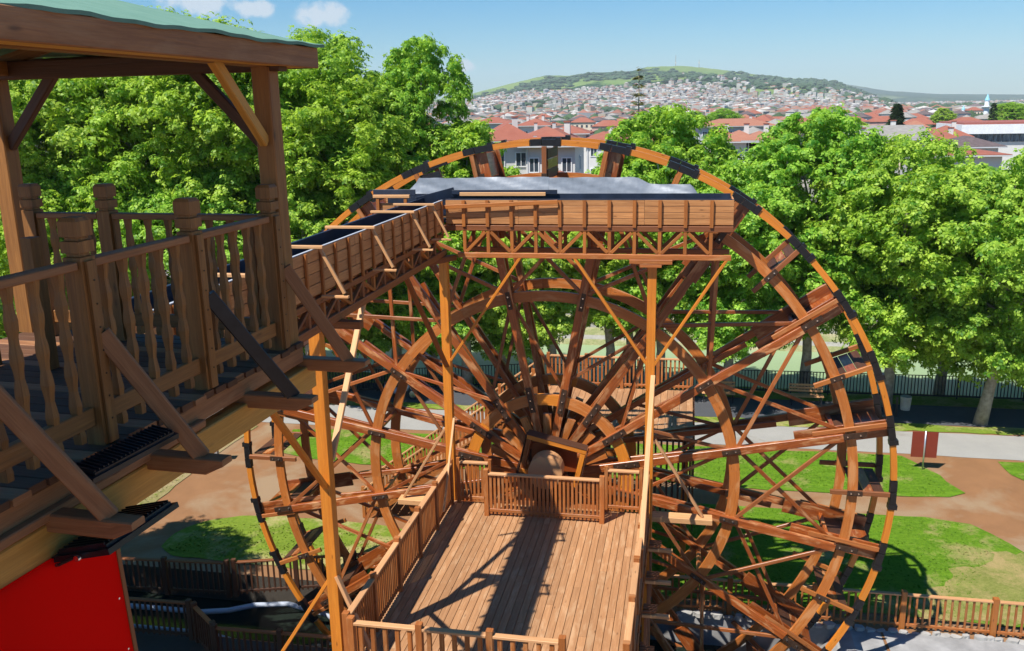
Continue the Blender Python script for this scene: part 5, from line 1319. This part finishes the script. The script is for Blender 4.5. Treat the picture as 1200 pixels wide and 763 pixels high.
def rh_(x, y, z, sc=1.0):
    wm = g.choice((0, 0, 0, 0, 1, 1, 2, 6)); rm = g.choice((3, 3, 4, 5, 7, 7, 0, 0, 6)) if sc < .8 or y > 1300 else g.choice((3, 3, 4, 3, 5, 7, 0))
    add_house(x, y, z, g.uniform(7, 14) * sc, g.uniform(7, 11) * sc, g.uniform(6, 13) * sc, g.uniform(1.2, 2.6) * sc, g.uniform(0, 3.1), wm, rm)
n_ = 0
while n_ < 2600:
    a = g.uniform(-24, 22); d = 620 + 1500 * g.random() ** 1.1
    z = max(-.5, hz_(a, d, FR, 1000, 3300, 10)) if a < 11.5 else -.8
    ar = math.radians(a); sc = .62 if a > 11 and d > 900 else .85
    rh_(d * math.sin(ar), d * math.cos(ar), z - 1.0, sc); n_ += 1
n_ = 0
while n_ < 3300:
    a = g.uniform(-16.5, 10.6); d = g.uniform(1150, 3250)
    x, y = d * math.sin(math.radians(a)), d * math.cos(math.radians(a))
    z = hz_(a, d, FR, 1000, 3300, 10); el = math.degrees(math.atan2(z - CAMZ, d)); top = itp(FR, a)
    lim = top * (.44 if a < -3 else .36 if a < 3 else .25) + .18 * nz2(x * 1.7, y * 1.3)
    if el > lim and not (-1.5 < a < 2.8 and el < top * .74 and g.random() < .12): continue
    if nz2(x * 2.1 + 500, y * 1.9) > .28 and g.random() < .9: continue
    rh_(x, y, z, .78); n_ += 1
n_ = 0
while n_ < 500:                      # settlement under the far hills at the right
    a = g.uniform(9, 20); d = g.uniform(2200, 4700); ar = math.radians(a); rh_(d * math.sin(ar), d * math.cos(ar), -2, .9); n_ += 1
me = mesh('distant_town', V, F, mats_, MI)
tag(put('distant_town', me, None), 'mass of tiny white and red roofed houses on the plain and hillside', 'town', None, 'stuff')
# distant tree clumps
V = []; F = []
g = random.Random(21)
ico = [(0, 0, 1), (.89, 0, .45), (.28, .85, .45), (-.72, .53, .45), (-.72, -.53, .45), (.28, -.85, .45), (.72, .53, -.45), (-.28, .85, -.45), (-.89, 0, -.45), (-.28, -.85, -.45), (.72, -.53, -.45)]
icf = [(0, 1, 2), (0, 2, 3), (0, 3, 4), (0, 4, 5), (0, 5, 1), (1, 6, 2), (2, 7, 3), (3, 8, 4), (4, 9, 5), (5, 10, 1), (2, 6, 7), (3, 7, 8), (4, 8, 9), (5, 9, 10), (1, 10, 6)]
def clump(x, y, z, r, h):
    o = len(V)
    for p in ico: V.append((x + p[0] * r * g.uniform(.7, 1.3), y + p[1] * r * g.uniform(.7, 1.3), z + h * .45 + p[2] * h * .6 * g.uniform(.7, 1.2)))
    F.extend([tuple(i + o for i in f_) for f_ in icf])
n_ = 0
while n_ < 3600:
    a = g.uniform(-22, 22); d = 170 + 2900 * g.random() ** .9; ar = math.radians(a); x, y = d * math.sin(ar), d * math.cos(ar)
    if d > 900 and g.random() > .5 + .6 * nz2(x * 2.3, y * 2.0 + 70): continue
    z = max(-1, hz_(a, d, FR, 1000, 3300, 10)) if a < 11.5 else -1
    r = g.uniform(4, 9) * (1 + d / 2600); clump(x, y, z, r, g.uniform(6, 9.5) if d > 500 else g.uniform(5, 8)); n_ += 1
for k in range(420):                  # wooded crest at the right of the hill
    a = g.uniform(2.0, 10.4); d = g.uniform(2300, 3350); x, y = d * math.sin(math.radians(a)), d * math.cos(math.radians(a)); z = hz_(a, d, FR, 1000, 3300, 10)
    clump(x, y, z, g.uniform(9, 18), g.uniform(7, 11))
me = mesh('distant_woods', V, F, ['far_green'])
tag(put('distant_woods', me, None), 'dark green clumps of trees scattered over the town and hill', 'woods', None, 'stuff')
# masts on the summit
for i, (a, lb) in enumerate(((-1.0, 'thin radio mast on the hilltop, left of its pair'), (.4, 'thin radio mast on the hilltop, right of its pair'))):
    d = 3300; z = hz_(a, d, FR, 1000, 3300, 10); x, y = d * math.sin(math.radians(a)), d * math.cos(math.radians(a))
    q = MB(); q.cyl((x, y, z - 2), (x, y, z + (42 if i == 0 else 26)), 1.3, .8, 'stone_grey', 6); q.box((x, y, z + 16), (5, 2, 5), 'wall_white'); tag(q.build('radio_mast'), lb, 'mast')

# ------------------------------------------------------------------ air
hz = MB(); x0, x1, y0, y1, z0, z1 = -9600, 9600, -9600, 10400, -8, 420
hz.box(((x0 + x1) / 2, (y0 + y1) / 2, (z0 + z1) / 2), (x1 - x0, y1 - y0, z1 - z0), 'wall_white')
me = hz.mesh('haze'); me.materials.clear()
m = bpy.data.materials.new('haze_air'); m.use_nodes = True; n = m.node_tree; n.nodes.clear()
pv_ = n.nodes.new('ShaderNodeVolumePrincipled'); pv_.inputs['Color'].default_value = (.80, .92, 1.0, 1); pv_.inputs['Density'].default_value = .00011; pv_.inputs['Anisotropy'].default_value = -.05
o_ = n.nodes.new('ShaderNodeOutputMaterial'); n.links.new(pv_.outputs[0], o_.inputs['Volume']); me.materials.append(m)
tag(put('haze', me, None), 'pale bluish haze over the whole valley', 'haze', None, 'stuff')
